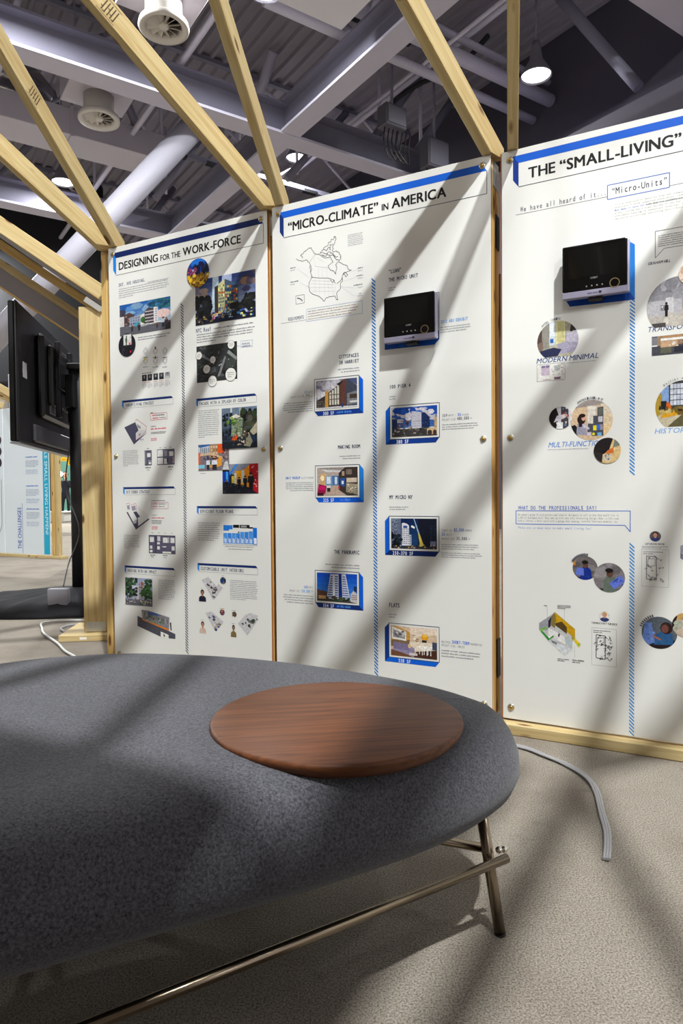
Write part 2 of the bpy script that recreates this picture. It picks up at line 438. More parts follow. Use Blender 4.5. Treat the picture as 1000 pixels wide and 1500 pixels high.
def diffuser(px, py, z, label, dia=0.74, dirs=1):
    c = atz(px, py, z)
    t = empty('ceiling_diffuser', c, TH); tag(t, label, 'diffuser', 'round swirl diffusers under the ducts')
    R = dia / 2
    lathe('rim', [(R * 0.7, 0.05), (R * 0.72, 0.0), (R * 0.85, -0.03), (R, -0.03), (R * 1.02, 0.0), (R * 0.98, 0.06), (R * 0.72, 0.1), (R * 0.7, 0.05)], DIFF, t, 40)
    lathe('collar', [(R * 0.74, 0.06), (R * 0.74, 0.42), (R * 0.70, 0.42), (R * 0.70, 0.06)], DIFF, t, 40)
    lathe('backing', [(0, 0.2), (R * 0.7, 0.2), (R * 0.7, 0.22), (0, 0.22)], TRACK, t, 24)
    lathe('hub', [(0, -0.02), (R * 0.16, -0.02), (R * 0.22, 0.01), (R * 0.2, 0.1), (0, 0.1)], DIFF, t, 24)
    for k in range(12):
        a = 2 * math.pi * k / 12
        b = bmesh.new()
        vs = [b.verts.new(v) for v in ((R * 0.2, -0.02, 0.0), (R * 0.71, -0.055, 0.0), (R * 0.71, 0.055, 0.1), (R * 0.2, 0.03, 0.06),
                                       (R * 0.2, -0.02, 0.01), (R * 0.71, -0.055, 0.01), (R * 0.71, 0.055, 0.11), (R * 0.2, 0.03, 0.07))]
        for f in ((0, 1, 2, 3), (7, 6, 5, 4), (0, 4, 5, 1), (1, 5, 6, 2), (2, 6, 7, 3), (3, 7, 4, 0)): b.faces.new([vs[i] for i in f])
        bmesh.ops.recalc_face_normals(b, faces=b.faces)
        bm_obj('blade', b, DIFF, t, Matrix.Rotation(a, 4, 'Z'))
    box('plenum_box', -0.58, 0.58, -0.5, 0.5, 0.42, 0.85, DUCT, t, 0.01)
    rod('hanger_rod', (0.5, 0.4, 0.85), (0.5, 0.4, 10.4 - z), 0.012, GREY_D, t, 6)
    rod('hanger_rod', (-0.5, -0.4, 0.85), (-0.5, -0.4, 10.4 - z), 0.012, GREY_D, t, 6)
    return t
diffuser(240, 40, 7.9, 'round swirl diffuser on a square box at the top, between two pine rafters')
diffuser(145, 175, 7.9, 'smaller looking swirl diffuser lower left, beside the steep pine rafter')
# shiny flexible duct
FOIL = mat('foil', (190, 188, 190), 0.22, 1.0, bump=0.8, bscale=9)
pf = [D1 * -0.75 + v for v in (atz(30, 118, 9.7), atz(60, 125, 9.65), atz(92, 138, 9.6), atz(112, 160, 9.5))]
o = tube('foil_duct', catmull(pf, k=6), 0.36, FOIL, None, 14); tag(o, 'crinkled silver foil duct up beside the lower diffuser', 'duct')
# white hanging box by the glaring lamp
hb = empty('hanging_box', atz(452, -22, 8.3), TH); tag(hb, 'white rectangular box hung flat under the roof at the top edge', 'box')
box('panel', -0.95, 0.95, -0.62, 0.55, 0, 0.16, mat('box_white', (222, 220, 228), 0.6), hb, 0.01)
for xx in (-0.9, 0.9):
    for yy in (-0.5, 0.45): rod('hanger_rod', (xx, yy, 0.16), (xx, yy, 2.05), 0.015, GREY_D, hb, 6)
# electrical boxes hung right of the crossing
def ebox(px, py, z, w, h, label):
    c = atz(px, py, z); t = empty('electrical_box', c, TH); tag(t, label, 'electrical box')
    box('case', -w / 2, w / 2, -0.15, 0.15, 0, h, mat('ebox_grey', (90, 88, 98), 0.6), t, 0.015)
    box('lid', -w / 2 + 0.04, w / 2 - 0.04, -0.17, -0.15, 0.04, h - 0.04, mat('ebox_lid', (104, 102, 112), 0.55), t, 0.004)
    rod('conduit_stub', (0, 0, h), (0, 0, 10.4 - z), 0.03, GREY_D, t, 8)
    for k in range(4):
        x0 = -w * .35 + k * w * .2
        pth = catmull([(x0, 0, 0), (x0 - 0.06, -0.05, -0.35), (x0 + 0.1 + .05 * k, -0.05, -0.62), (x0 + 0.28, 0, -0.3), (x0 + 0.34, 0, 0.02)], k=5)
        tube('cable', pth, 0.014, BLACK, t, 6)
ebox(574, 190, 8.1, 0.52, 0.42, 'grey electrical box with looped black cables hanging under the roof')
ebox(636, 250, 7.9, 0.6, 0.62, 'grey electrical box nearer the hall wall, lower of the two')

# walls: far wall right behind the panels, bulkhead, dark far end
s0, t0 = gst(705, 120, 9.0); s0 += 2.1
wr = box('wall_right', s0, s0 + 0.4, -16, 14, 0, 10.6, WALLM); wr.matrix_world = Matrix.Translation(O0) @ Matrix.Rotation(TH, 4, 'Z'); tag(wr, kind='structure')
e1 = atz(830, 206, 7.2)
sb, tb = gst(830, 206, 7.2); se, te = gst(962, 130, 7.2)
blk = box('trim_1', min(sb, se), s0, -16, 14, 5.2, 7.2, WALLL); blk.matrix_world = wr.matrix_world.copy(); tag(blk, kind='structure')
wf = box('wall_back', -34, 30, 40, 40.4, 0, 10.7, DARK); tag(wf, kind='structure')
hb_ = box('trim_2', -16, -7.3, 21.0, 21.4, 4.4, 10.4, mat('hall_upper_dark', (24, 24, 29), 0.9, var=0.2, vscale=0.4)); tag(hb_, kind='structure')
wl = box('wall_left', -30.4, -30, -14, 40, 0, 10.7, DARK); tag(wl, kind='structure')
# pipe and lowered duct on the right wall
wp = [atz(820, -4, 9.9), atz(856, 38, 9.3), atz(900, 88, 8.6), atz(935, 128, 8.0)]
o = tube('wall_pipe', wp, 0.1, GREY_D, None, 12); tag(o, 'grey pipe slanting down before the plain hall wall', 'pipe')

# ------------------------------------------------------------------ timber arches that carry the panels
PANELS = [(-1.105, 3.297, -0.493), (-0.276, 2.846, -0.488), (0.568, 2.408, -0.492)]
PW, PH, PZ = 0.914, 1.981, 0.045
SHEET = mat('roof_sheet_grey', (150, 147, 152), 0.7, var=0.03, vscale=3)
def module(i, x, y, yaw, label, full=True, left=True, board_back=True):
    """local: x along the wall, -y towards the viewer"""
    t = empty('timber_arch', (x, y, 0), yaw); tag(t, label, 'timber frame', 'pine arch frames of the shelter')
    ys = 0.018
    run = 1.619; yc = 0.0646                     # rafters run from the studs to the ridge, measured away from the wall
    bpl = None
    for side, sx in ((0, 0.019), (1, PW - 0.019)):
        if side == 0 and not left: continue
        for opp in (0, 1):
            ysd = ys if not opp else 2 * (yc - run) - ys - 0.089
            s = beam('stud', (sx, ysd + 0.0445, 0.038), (sx, ysd + 0.0445, 2.028), 0.038, 0.089, PINE2, t, up=Vector((0, 1, 0)))
            y0 = yc if not opp else 2 * (yc - run) - yc
            an, sl, us = ((0.2577, 0.6362, 0.003), (-0.2995, 0.6647, 0.029))[side]
            us = us if not opp else us * 0.4
            p0 = Vector((sx + us, y0, 2.026)); d = Vector((an, -1 if not opp else 1, sl))
            st = p0 - d * 0.04; en = p0 + d * (run - 0.025)
            r = beam('rafter', st, en, 0.0365, 0.084, PINE, t)
            bmr = bmesh.new(); bmr.from_mesh(r.data); inv = frame_mat(st, en)[0].inverted(); rot = inv.to_3x3()
            for co, no in ((Vector((sx, y0, 2.0285)), Vector((0, 0, 1))), (Vector((sx, y0 + (0.002 if not opp else -0.002), 2.0)), Vector((0, -1 if not opp else 1, 0)))):   # seat cut and plumb cut
                g = bmesh.ops.bisect_plane(bmr, geom=list(bmr.verts) + list(bmr.edges) + list(bmr.faces), plane_co=inv @ co, plane_no=rot @ no, clear_inner=True)
                bmesh.ops.holes_fill(bmr, edges=[e for e in bmr.edges if e.is_boundary], sides=0)
            bmesh.ops.recalc_face_normals(bmr, faces=bmr.faces); bmr.to_mesh(r.data); bmr.free()
            if not opp:
                # galvanised strap plate at the joint
                box('joint_plate', sx - 0.021 if side == 0 else sx + 0.019, sx - 0.019 if side == 0 else sx + 0.021, y0 - 0.04, y0 + 0.03, 1.93, 2.02, ZINC, t)
    for opp in (0, 1):
        if opp == 0 and not full: continue
        yb = -0.040 if not opp else 2 * (yc - run) - 0.049
        beam('base_plate', (-0.012, yb + 0.0445, 0.019), (PW + 0.012, yb + 0.0445, 0.019), 0.089, 0.038, PINE, t)
    if full:      # unseen grey sheet on the far slope, added to shade the ottoman front
        b = bmesh.new(); q = 0.06
        yw = 2 * (yc - run) - yc; L = 0.84         # lower strip of the far slope
        tri = [Vector((-0.010, yw, 2.026 + q)), Vector((PW + 0.010, yw, 2.026 + q)), Vector((PW + 0.010, yw + L, 2.026 + q + L * 0.65)), Vector((-0.010, yw + L, 2.026 + q + L * 0.65))]
        A = [b.verts.new(v) for v in tri]; B = [b.verts.new(v + Vector((0, 0, 0.01))) for v in tri]
        b.faces.new(A); b.faces.new(B[::-1])
        for k in range(4): b.faces.new((A[k], B[k], B[(k + 1) % 4], A[(k + 1) % 4]))
        bmesh.ops.recalc_face_normals(b, faces=b.faces)
        bm_obj('roof_or_shade_sheet', b, SHEET, t)
        b = bmesh.new(); yr = yc - run - 0.02; zr = 2.026 + q + (yr - yw) * 0.65        # unseen side flap by the left rafter, shaped to shade ottoman and tray
        fl3 = [Vector((0.04, yw + L, 2.026 + q + L * 0.65)), Vector((0.2577 * L - 0.05, yw + L, 2.026 + q + L * 0.65)), Vector((0.33, yr, zr)), Vector((0.04, yr, zr))]
        A = [b.verts.new(v) for v in fl3]; B = [b.verts.new(v + Vector((0, 0, 0.01))) for v in fl3]
        b.faces.new(A); b.faces.new(B[::-1])
        for k in range(4): b.faces.new((A[k], B[k], B[(k + 1) % 4], A[(k + 1) % 4]))
        bmesh.ops.recalc_face_normals(b, faces=b.faces)
        bm_obj('roof_or_shade_sheet', b, SHEET, t)
    if True:      # unseen plain board behind the viewer, added to block low light
        yo = 2 * (yc - run) - ys
        box('shade_board', 0, PW, yo - 0.0, yo + 0.012, 0.045, 2.02, mat('shade_board', (132, 126, 120), 0.8, var=0.1, vscale=9), t, 0.001)
    return t
M0 = module(0, PANELS[0][0] - 0.948 * math.cos(-0.493), PANELS[0][1] - 0.948 * math.sin(-0.493), -0.493,
            'open pine arch frame without a panel, at the left end of the wall', full=False, left=False)
M1 = module(1, *PANELS[0], 'pine arch frame holding the leftmost poster panel')
M2 = module(2, *PANELS[1], 'pine arch frame holding the middle poster panel')
M3 = module(3, *PANELS[2], 'pine arch frame holding the rightmost poster panel')
M4 = module(4, PANELS[2][0] + 0.948 * math.cos(-0.492), PANELS[2][1] + 0.948 * math.sin(-0.492), -0.492,
            'pine arch frame beyond the right edge of the picture')
M5 = module(5, PANELS[2][0] + 1.896 * math.cos(-0.492), PANELS[2][1] + 1.896 * math.sin(-0.492), -0.492,
            'second pine arch frame, unseen, added beyond the right edge to cut side light')  # unseen arch, added to close off light from the right end
for q, M_ in enumerate((M4, M5)):      # their boards, out of the picture
    box('board', 0, PW, 0, 0.0175, 0.045, 2.026, WHITE, M_, 0.001)
# black strips inside the gap right of the middle panel
for z0, z1 in ((1.72, 1.84), (0.17, 0.31)):
    box('black_strap', PW + 0.001, PW + 0.004, 0.06, 0.10, z0, z1, BLACK, M2)

# ------------------------------------------------------------------ carpenter's frame further left (post, sloping beams, grey roof sheet)
gx = atz(117, 938, 0.0)
gf = empty('timber_gable', (-1.52, 3.97, 0), 0.10)
tag(gf, 'pine post on a foot board carrying sloping roof beams, beside the television', 'timber frame')
box('foot_board', -0.13, 0.19, -0.02, 0.40, 0.0, 0.038, PINE, gf, 0.003)
beam('post', (0.065, 0.075, 0.038), (0.065, 0.075, 1.955), 0.038, 0.138, PINE, gf, up=Vector((1, 0, 0)))
beam('rear_post', (0.12, 0.15, 0.038), (0.12, 0.15, 1.95), 0.089, 0.038, PINE2, gf, up=Vector((1, 0, 0)))
for k, (yy, zz, hh) in enumerate(((0.055, 2.03, 0.085), (0.42, 1.955, 0.05), (0.82, 1.865, 0.05))):
    p0 = Vector((0.14, yy, zz)); p1 = p0 + Vector((-2.4, 0, 1.62))
    beam('sloping_beam', p0, p1, 0.038, hh, PINE if k != 1 else PINE2, gf)
p0 = Vector((0.14, 0.86, 1.80)); p1 = p0 + Vector((-2.4, 0, 1.62))
beam('roof_or_shade_sheet', p0, p1, 0.012, 0.16, SHEET, gf, bev=0)
beam('edge_batten', p0 + Vector((0, 0, -0.10)), p1 + Vector((0, 0, -0.10)), 0.03, 0.014, PINE2, gf)
p0 = Vector((0.10, 0.45, 2.075)); p1 = p0 + Vector((-2.4, 0, 1.62))
beam('roof_or_shade_sheet', p0, p1, 0.80, 0.012, SHEET, gf, bev=0)
for zz, xx in ((0.055, 0.065),):
    b = box_bm(xx - 0.055, xx + 0.055, 0.054, 0.056, zz - 0.012, zz + 0.045, 0.0); bm_obj('post_bracket', b, ZINC, gf)
b = box_bm(-0.055, 0.055, 0.0335, 0.0355, -0.016, 0.016); bm_obj('joint_plate', b, ZINC, gf, Matrix.Translation((0.085, 0.0, 1.965)) @ Matrix.Rotation(math.radians(34), 4, 'Y'))
box('price_sticker', -0.01, 0.03, -0.0205, -0.02, 0.012, 0.026, mat('sticker', (235, 232, 220), 0.5), gf)

# ------------------------------------------------------------------ ottoman with round wooden tray
def felt_mat():
    mt, nt, b = new_mat('felt')
    tc = nt.nodes.new('ShaderNodeTexCoord')
    n = nt.nodes.new('ShaderNodeTexNoise'); n.inputs['Scale'].default_value = 260; n.inputs['Detail'].default_value = 4; n.inputs['Roughness'].default_value = 0.75
    nt.links.new(tc.outputs['Object'], n.inputs['Vector'])
    r = nt.nodes.new('ShaderNodeValToRGB')
    r.color_ramp.elements[0].position = 0.30; r.color_ramp.elements[0].color = lin((32, 32, 36))
    r.color_ramp.elements[1].position = 0.70; r.color_ramp.elements[1].color = lin((100, 100, 106))
    nt.links.new(n.outputs['Fac'], r.inputs['Fac']); nt.links.new(r.outputs['Color'], b.inputs['Base Color'])
    b.inputs['Roughness'].default_value = 0.95; b.inputs['Specular IOR Level'].default_value = 0.1
    b.inputs['Sheen Weight'].default_value = 0.15
    bp = nt.nodes.new('ShaderNodeBump'); bp.inputs['Strength'].default_value = 0.35; bp.inputs['Distance'].default_value = 0.003
    nt.links.new(n.outputs['Fac'], bp.inputs['Height']); nt.links.new(bp.outputs['Normal'], b.inputs['Normal'])
    return mt
FELT = felt_mat()
OT = [(0.345, 1.345), (0.312, 1.435), (0.215, 1.545), (0.06, 1.66), (-0.15, 1.775), (-0.38, 1.85), (-0.62, 1.87), (-0.86, 1.79), (-1.04, 1.60),
      (-1.12, 1.34), (-1.08, 1.06), (-0.93, 0.83), (-0.72, 0.72), (-0.48, 0.74), (-0.24, 0.85), (-0.02, 0.96), (0.175, 1.08), (0.302, 1.21)]
otto = empty('ottoman', (-0.3, 1.28, 0))
tag(otto, 'dark grey felt ottoman of rounded pebble shape on thin metal legs', 'ottoman')
OC = Vector((-0.3, 1.28, 0))
out = [v - OC for v in catmull([(x, y, 0) for x, y in OT], closed=True, k=6)]
N = len(out); nrm = []
for i in range(N):
    tg = (out[(i + 1) % N] - out[i - 1]).normalized(); nv = Vector((tg.y, -tg.x, 0))
    if nv.dot(out[i]) < 0: nv = -nv
    nrm.append(nv)
bm = bmesh.new(); rings = []
prof = [(0.115, 0.240), (0.095, 0.242), (0.065, 0.248), (0.035, 0.264), (0.012, 0.286), (0.0, 0.312), (0.002, 0.342), (0.013, 0.370), (0.030, 0.397), (0.053, 0.4155), (0.082, 0.4275), (0.11, 0.4325)]
def ring(f):
    return [bm.verts.new(f(i)) for i in range(N)]
cb = Vector((0.0, 0, 0))
base = [out[i] - nrm[i] * prof[0][0] for i in range(N)]
rings.append(ring(lambda i: Vector((base[i].x * 0.5, base[i].y * 0.5, 0.240))))
for d, z in prof: rings.append(ring(lambda i: Vector((out[i].x - nrm[i].x * d, out[i].y - nrm[i].y * d, z))))
topr = [out[i] - nrm[i] * 0.11 for i in range(N)]
for s, z in ((0.93, 0.4355), (0.82, 0.4368), (0.65, 0.437), (0.4, 0.437), (0.2, 0.437)): rings.append(ring(lambda i: Vector((topr[i].x * s, topr[i].y * s, z))))
for a, c in zip(rings, rings[1:]):
    for i in range(N):
        f = bm.faces.new((a[i], a[(i + 1) % N], c[(i + 1) % N], c[i])); f.smooth = True
bm.faces.new(rings[0][::-1]); bm.faces.new(rings[-1])
bmesh.ops.recalc_face_normals(bm, faces=bm.faces)
bm_obj('cushion', bm, FELT, otto)
mw = Matrix.Translation(Vector((-0.012, 1.22, 0.4345)) - OC) @ Matrix.Rotation(math.radians(8), 4, 'Z')
lathe('tray_top', [(0, -0.016), (0.212, -0.016), (0.222, -0.006), (0.2255, 0.003), (0.2245, 0.007), (0.220, 0.0095), (0.0, 0.0095)], WALNUT, otto, 96, mw)
def oloc(p): return Vector(p) - OC
LEGS = [((0.296, 1.282, 0), (0.262, 1.290, 0.235)), ((-0.62, 0.72, 0), (-0.58, 0.80, 0.235)), ((-0.83, 1.72, 0), (-0.79, 1.66, 0.235))]
for f, tp in LEGS:
    l = rod('leg', oloc(f), oloc(tp), 0.0108, STEEL, otto, 20)
    bm2 = cyl_bm(0.0112, 0.0112, 0.004, 20); mm, L = frame_mat(oloc(f), oloc(tp)); l2 = bm_obj('foot_cap', bm2, BLACK, l)
A_ = Vector((0.304, 1.262, 0.158)); B_ = Vector((-0.60, 0.698, 0.158))
rod('stretcher', oloc(A_), oloc(B_), 0.0085, STEEL, otto, 16)
rod('stretcher', oloc((0.285, 1.300, 0.155)), oloc((-0.80, 1.722, 0.155)), 0.0085, STEEL, otto, 16)
rod('stretcher', oloc((-0.60, 0.73, 0.165)), oloc((-0.815, 1.70, 0.165)), 0.0085, STEEL, otto, 16)
for q in ((0.292, 1.274, 0.168), (0.303, 1.279, 0.166)):
    b = bmesh.new(); bmesh.ops.create_uvsphere(b, u_segments=14, v_segments=10, radius=0.0068)
    bm_obj('bolt_ball', b, mat('chrome', (220, 215, 205), 0.12, 1.0), otto, Matrix.Translation(oloc(q)), smooth=True)

# ------------------------------------------------------------------ cables on the floor
CORD = mat('cord_grey', (150, 148, 150), 0.5)
cp = catmull([(-0.35, 2.62, 0.006), (0.05, 2.46, 0.006), (0.40, 2.30, 0.006), (0.573, 2.236, 0.006), (0.64, 2.15, 0.006), (0.688, 2.07, 0.006), (0.712, 1.97, 0.007), (0.704, 1.88, 0.006), (0.672, 1.76, 0.006), (0.650, 1.67, 0.006), (0.625, 1.60, 0.006), (0.597, 1.535, 0.005)], k=8)
fc = empty('flat_floor_cord', (0.6, 1.8, 0)); tag(fc, 'flat grey power cord curving over the carpet right of the ottoman', 'cord')
for k in (-1, 0, 1):
    pts = []
    for i, p in enumerate(cp):
        tg = (cp[min(i + 1, len(cp) - 1)] - cp[max(i - 1, 0)]).normalized(); sd = Vector((tg.y, -tg.x, 0))
        pts.append(p + sd * (0.0056 * k) + Vector((0, 0, 0.002 * abs(math.sin(i * 0.21 + k)))) - Vector((0.6, 1.8, 0)))
    tube('strand', pts, 0.0035, CORD, fc, 8)
cp = catmull([(-1.55, 4.50, 0.012), (-1.80, 4.58, 0.012), (-1.975, 4.50, 0.012), (-1.90, 4.30, 0.012), (-1.81, 4.127, 0.012), (-1.62, 3.86, 0.012), (-1.499, 3.665, 0.012), (-1.37, 3.50, 0.012), (-1.2, 3.25, 0.012)], k=8)
o = tube('white_cord', cp, 0.007, mat('cord_white', (206, 206, 202), 0.5), None, 8); tag(o, 'white cord looping over the carpet by the post foot', 'cord')
cp2 = catmull([(-1.60, 4.46, 0.012), (-1.75, 4.42, 0.012), (-1.78, 4.30, 0.012), (-1.72, 4.20, 0.012)], k=8)
o = tube('grey_cord', cp2, 0.006, CORD, None, 8); tag(o, 'short grey cord beside the white looping cord', 'cord')

# ------------------------------------------------------------------ television on a stand
tvd = Vector((-0.18, 1.0, 0)).normalized(); tang = math.atan2(tvd.y, tvd.x)
tv = empty('television', (-2.04, 4.30, 0), tang); tag(tv, 'large black television seen from behind on a pole stand', 'television')
TVB = mat('tv_back', (9, 9, 10), 0.38, var=0.1, vscale=8); TVS = mat('tv_silver', (150, 148, 152), 0.3, 0.8)
# local x along the width (away), local -y to the right (the back side seen here)
W_, z0, z1 = 1.58, 1.195, 2.075
box('screen_panel', 0, W_, 0.0, 0.035, z0, z1, GLOSS, tv, 0.006)
box('bezel_frame', -0.004, W_ + 0.004, -0.022, 0.004, z0 - 0.004, z1 + 0.004, TVB, tv, 0.01)
box('back_cover', 0.42, 1.30, -0.075, -0.02, z0 + 0.20, z1 - 0.10, TVB, tv, 0.02)
box('back_hump', 0.52, 1.20, -0.11, -0.07, z0 + 0.30, z1 - 0.16, TVB, tv, 0.012)
box('speaker_bar', 0.30, 1.40, -0.045, -0.02, z0 + 0.02, z0 + 0.14, mat('tv_grey', (58, 57, 62), 0.5), tv, 0.01)
box('connector_plate', 0.56, 0.74, -0.079, -0.072, z0 + 0.24, z0 + 0.40, mat('tv_grey2', (96, 95, 102), 0.5), tv, 0.006)
box('bottom_trim', 0, W_, -0.024, 0.036, z0 - 0.014, z0 - 0.003, TVS, tv, 0.002)
box('rating_label', 0.10, 0.19, -0.0235, -0.0222, z0 + 0.42, z0 + 0.52, mat('label_grey', (170, 172, 176), 0.6), tv)
box('mount_rail', 0.60, 0.66, -0.14, -0.108, z0 + 0.22, z1 - 0.12, mat('mount', (30, 30, 32), 0.4, 0.5), tv, 0.004)
box('mount_rail', 1.00, 1.06, -0.14, -0.108, z0 + 0.22, z1 - 0.12, MATS['mount'], tv, 0.004)
box('mount_plate', 0.55, 1.12, -0.148, -0.138, z0 + 0.42, z0 + 0.62, MATS['mount'], tv, 0.004)
for zz in (0.03, 0.12, 0.21):
    box('vent_slot', 0.60, 1.10, -0.1105, -0.1098, z1 - 0.26 - zz, z1 - 0.255 - zz, TVS, tv)
st = empty('pole_stand', (-1.975, 5.10, 0), 0); tag(st, 'black pole stand with cloth-covered base under the television', 'stand')
rod('pole', (0, 0, 0.05), (0, 0, 1.78), 0.043, mat('stand_black', (14, 14, 16), 0.5), st, 24)
box('bracket', -0.036, 0.03, -0.10, 0.10, 1.50, 1.74, MATS['mount'], st, 0.006)
box('cap', -0.045, 0.07, -0.05, 0.05, 1.78, 1.83, BLACK, st, 0.008)
b = bmesh.new(); n = 64; rr = []
for k, (s, z) in enumerate(((1.0, 0.0), (0.985, 0.03), (0.93, 0.07), (0.75, 0.105), (0.45, 0.13), (0.16, 0.17))):
    rr.append([b.verts.new((-0.25 + 0.80 * s * math.cos(2 * math.pi * i / n) + 0.25 * (1 - s),
                            -0.02 + 0.40 * s * math.sin(2 * math.pi * i / n) + 0.02 * (1 - s),
                            z + (0.012 * math.sin(i * 1.7 + k) * (1 if 0 < k < 5 else 0)))) for i in range(n)])
for a, c in zip(rr, rr[1:]):
    for i in range(n): f = b.faces.new((a[i], a[(i + 1) % n], c[(i + 1) % n], c[i])); f.smooth = True
b.faces.new(rr[-1]); b.faces.new(rr[0][::-1])
bm_obj('base_cloth', b, mat('cloth_black', (22, 22, 26), 0.9, bump=0.4, bscale=14), st)
pb = box('power_box', -0.09, 0.05, -0.34, -0.28, 0.08, 0.20, mat('powerbox_grey', (120, 118, 124), 0.5), st, 0.006)
tube('power_lead', catmull([(-0.02, -0.07, 1.2), (-0.05, -0.075, 0.9), (0.04, -0.07, 0.6), (-0.04, -0.075, 0.35), (-0.03, -0.2, 0.2)], k=6), 0.005, mat('lead_dark', (60, 60, 62), 0.5), st, 6)

# ------------------------------------------------------------------ far booth on the left
fb = empty('far_booth_frame', (-3.95, 9.33, 0), -0.49)          # local x runs right along the booth, origin at the right edge of its panel
tag(fb, 'distant pine frame of another booth, left of the television stand', 'timber frame')
TEALW = mat('booth_white', (214, 222, 226), 0.5); TEAL = mat('booth_teal', (44, 168, 200), 0.5); BLUE = mat('print_blue', (30, 92, 190), 0.5)
beam('stud', (0.02, 0.03, 0.04), (0.02, 0.03, 2.05), 0.05, 0.089, PINE2, fb, up=Vector((0, 1, 0)))
beam('stud', (0.085, 0.03, 0.04), (0.085, 0.03, 2.05), 0.07, 0.05, PINE, fb, up=Vector((0, 1, 0)))
beam('base_plate', (-2.2, 0.02, 0.02), (0.20, 0.02, 0.02), 0.12, 0.04, PINE, fb)
for k, (sx, ex, ez) in enumerate(((-0.62, -1.5, 2.85), (-0.80, -1.9, 2.75), (-1.25, -2.3, 2.6))):
    beam('rafter', (sx, 0.10 + .05 * k, 2.19), (ex, -0.9, ez + 0.1), 0.05, 0.10, PINE, fb)

# ------------------------------------------------------------------ flat print: lettering, drawings, photographs on the boards
GL = {}
def glyph(ch, off=0.0, res=2):
    key = (ch, off, res)
    if key in GL: return GL[key]
    c = bpy.data.curves.new('g', 'FONT'); c.body = ch; c.resolution_u = res; c.fill_mode = 'FRONT'
    o = bpy.data.objects.new('g', c); COL.objects.link(o)
    dg = bpy.context.evaluated_depsgraph_get(); dg.update()
    ev = o.evaluated_get(dg); me = ev.to_mesh()
    vs = [(v.co.x, v.co.y) for v in me.vertices]; fs = [tuple(p.vertices) for p in me.polygons]
    ev.to_mesh_clear(); bpy.data.objects.remove(o); bpy.data.curves.remove(c)
    x0 = min((v[0] for v in vs), default=0); x1 = max((v[0] for v in vs), default=0.22)
    GL[key] = (vs, fs, x0, x1); return GL[key]
SP = {' ': 0.24}
CAP = 0.682
class Sheet:
    """collects coloured flat polygons in a board's own (u, v) metres"""
    def __init__(s): s.v = []; s.f = []; s.c = []; s.k = 0
    def poly(s, pts, col, dk=1):
        s.k += dk; y = -0.0003 - s.k * 0.000010; b = len(s.v)
        s.v += [(p[0], y, p[1]) for p in pts]; s.f.append(tuple(range(b, b + len(pts)))); s.c.append(lin(col))
    def rect(s, u0, v0, u1, v1, col): s.poly([(u0, v0), (u1, v0), (u1, v1), (u0, v1)], col)
    def line(s, a, b, w, col, dk=0):
        dx, dy = b[0] - a[0], b[1] - a[1]; L = math.hypot(dx, dy) or 1e-9; nx, ny = -dy / L * w / 2, dx / L * w / 2
        s.poly([(a[0] + nx, a[1] + ny), (a[0] - nx, a[1] - ny), (b[0] - nx, b[1] - ny), (b[0] + nx, b[1] + ny)], col, dk)
    def lines(s, pts, w, col, closed=False):
        n = len(pts)
        for i in range(n if closed else n - 1): s.line(pts[i], pts[(i + 1) % n], w, col)
    def text(s, txt, u, v, cap, width=None, col=(20, 20, 24), bold=0.0, mono=False, align='l', slant=0.0, res=2, rot=0.0):
        s.k += 1; y = -0.0003 - s.k * 0.000010
        items = []; x = 0.0
        for ch in txt:
            if ch == ' ': x += 0.62 if mono else 0.26; continue
            g = glyph(ch, 0, res)
            if mono:
                wd = g[3] - g[2]; sc = min(1.0, 0.54 / max(wd, 1e-6)); items.append((g, x + (0.62 - wd * sc) / 2, sc)); x += 0.62
            else: items.append((g, x, 1.0)); x += g[3] - g[2] + 0.115
        tot = x - (0.08 if mono else 0.115)
        sy = cap / CAP; sx = (width / tot) if width else sy
        o = {'l': 0, 'r': -tot * sx, 'c': -tot * sx / 2}[align]
        cr, sr = math.cos(rot), math.sin(rot)
        sh = [(0, 0)] if bold <= 0 else [(-bold, -bold * .5), (bold, bold * .5), (-bold, bold * .5), (bold, -bold * .5)]
        for g, gx, sc in items:
            for q, (ox, oy) in enumerate(sh):
                b = len(s.v)
                for (a, c) in g[0]:
                    lx = o + (gx + (a - g[2]) * sc + ox * 1.6) * sx + slant * c * sy; ly = (c + oy * 1.6) * sy
                    s.v.append((u + lx * cr - ly * sr, y - q * 0.000003, v + lx * sr + ly * cr))
                for f in g[1]: s.f.append(tuple(i + b for i in f)); s.c.append(lin(col))
    def greek(s, u0, v1, u1, v0, n, col=(110, 110, 116), align='l', dens=0.42, last=0.5):
        """n lines of illegibly small type"""
        s.k += 1; lh = (v1 - v0) / n; y = -0.0003 - s.k * 0.000010
        for i in range(n):
            vb = v1 - lh * (i + 0.78); L = (u1 - u0) * (1.0 if i < n - 1 else last) * random.uniform(0.92, 1.0)
            x = u0 if align == 'l' else u1 - L; e = x + L
            while x < e - lh * 0.2:
                w = min(random.uniform(0.7, 3.2) * lh, e - x)
                q = x
                while q < x + w:
                    cw = lh * 0.30; hh = lh * dens * random.choice((0.75, 0.8, 1.0, 1.1))
                    b = len(s.v); s.v += [(q, y, vb), (q + cw * 0.72, y, vb), (q + cw * 0.72, y, vb + hh), (q, y, vb + hh)]
                    s.f.append((b, b + 1, b + 2, b + 3)); s.c.append(lin([c + random.uniform(-18, 30) for c in col])); q += cw
                x += w + lh * 0.34
    def build(s, name, parent, mt):
        me = bpy.data.meshes.new(name); me.from_pydata(s.v, [], s.f)
        at = me.attributes.new('Col', 'FLOAT_COLOR', 'FACE')
        flat = [x for c in s.c for x in c]; at.data.foreach_set('color', flat)
        me.update(); return link(name, me, mt, parent)
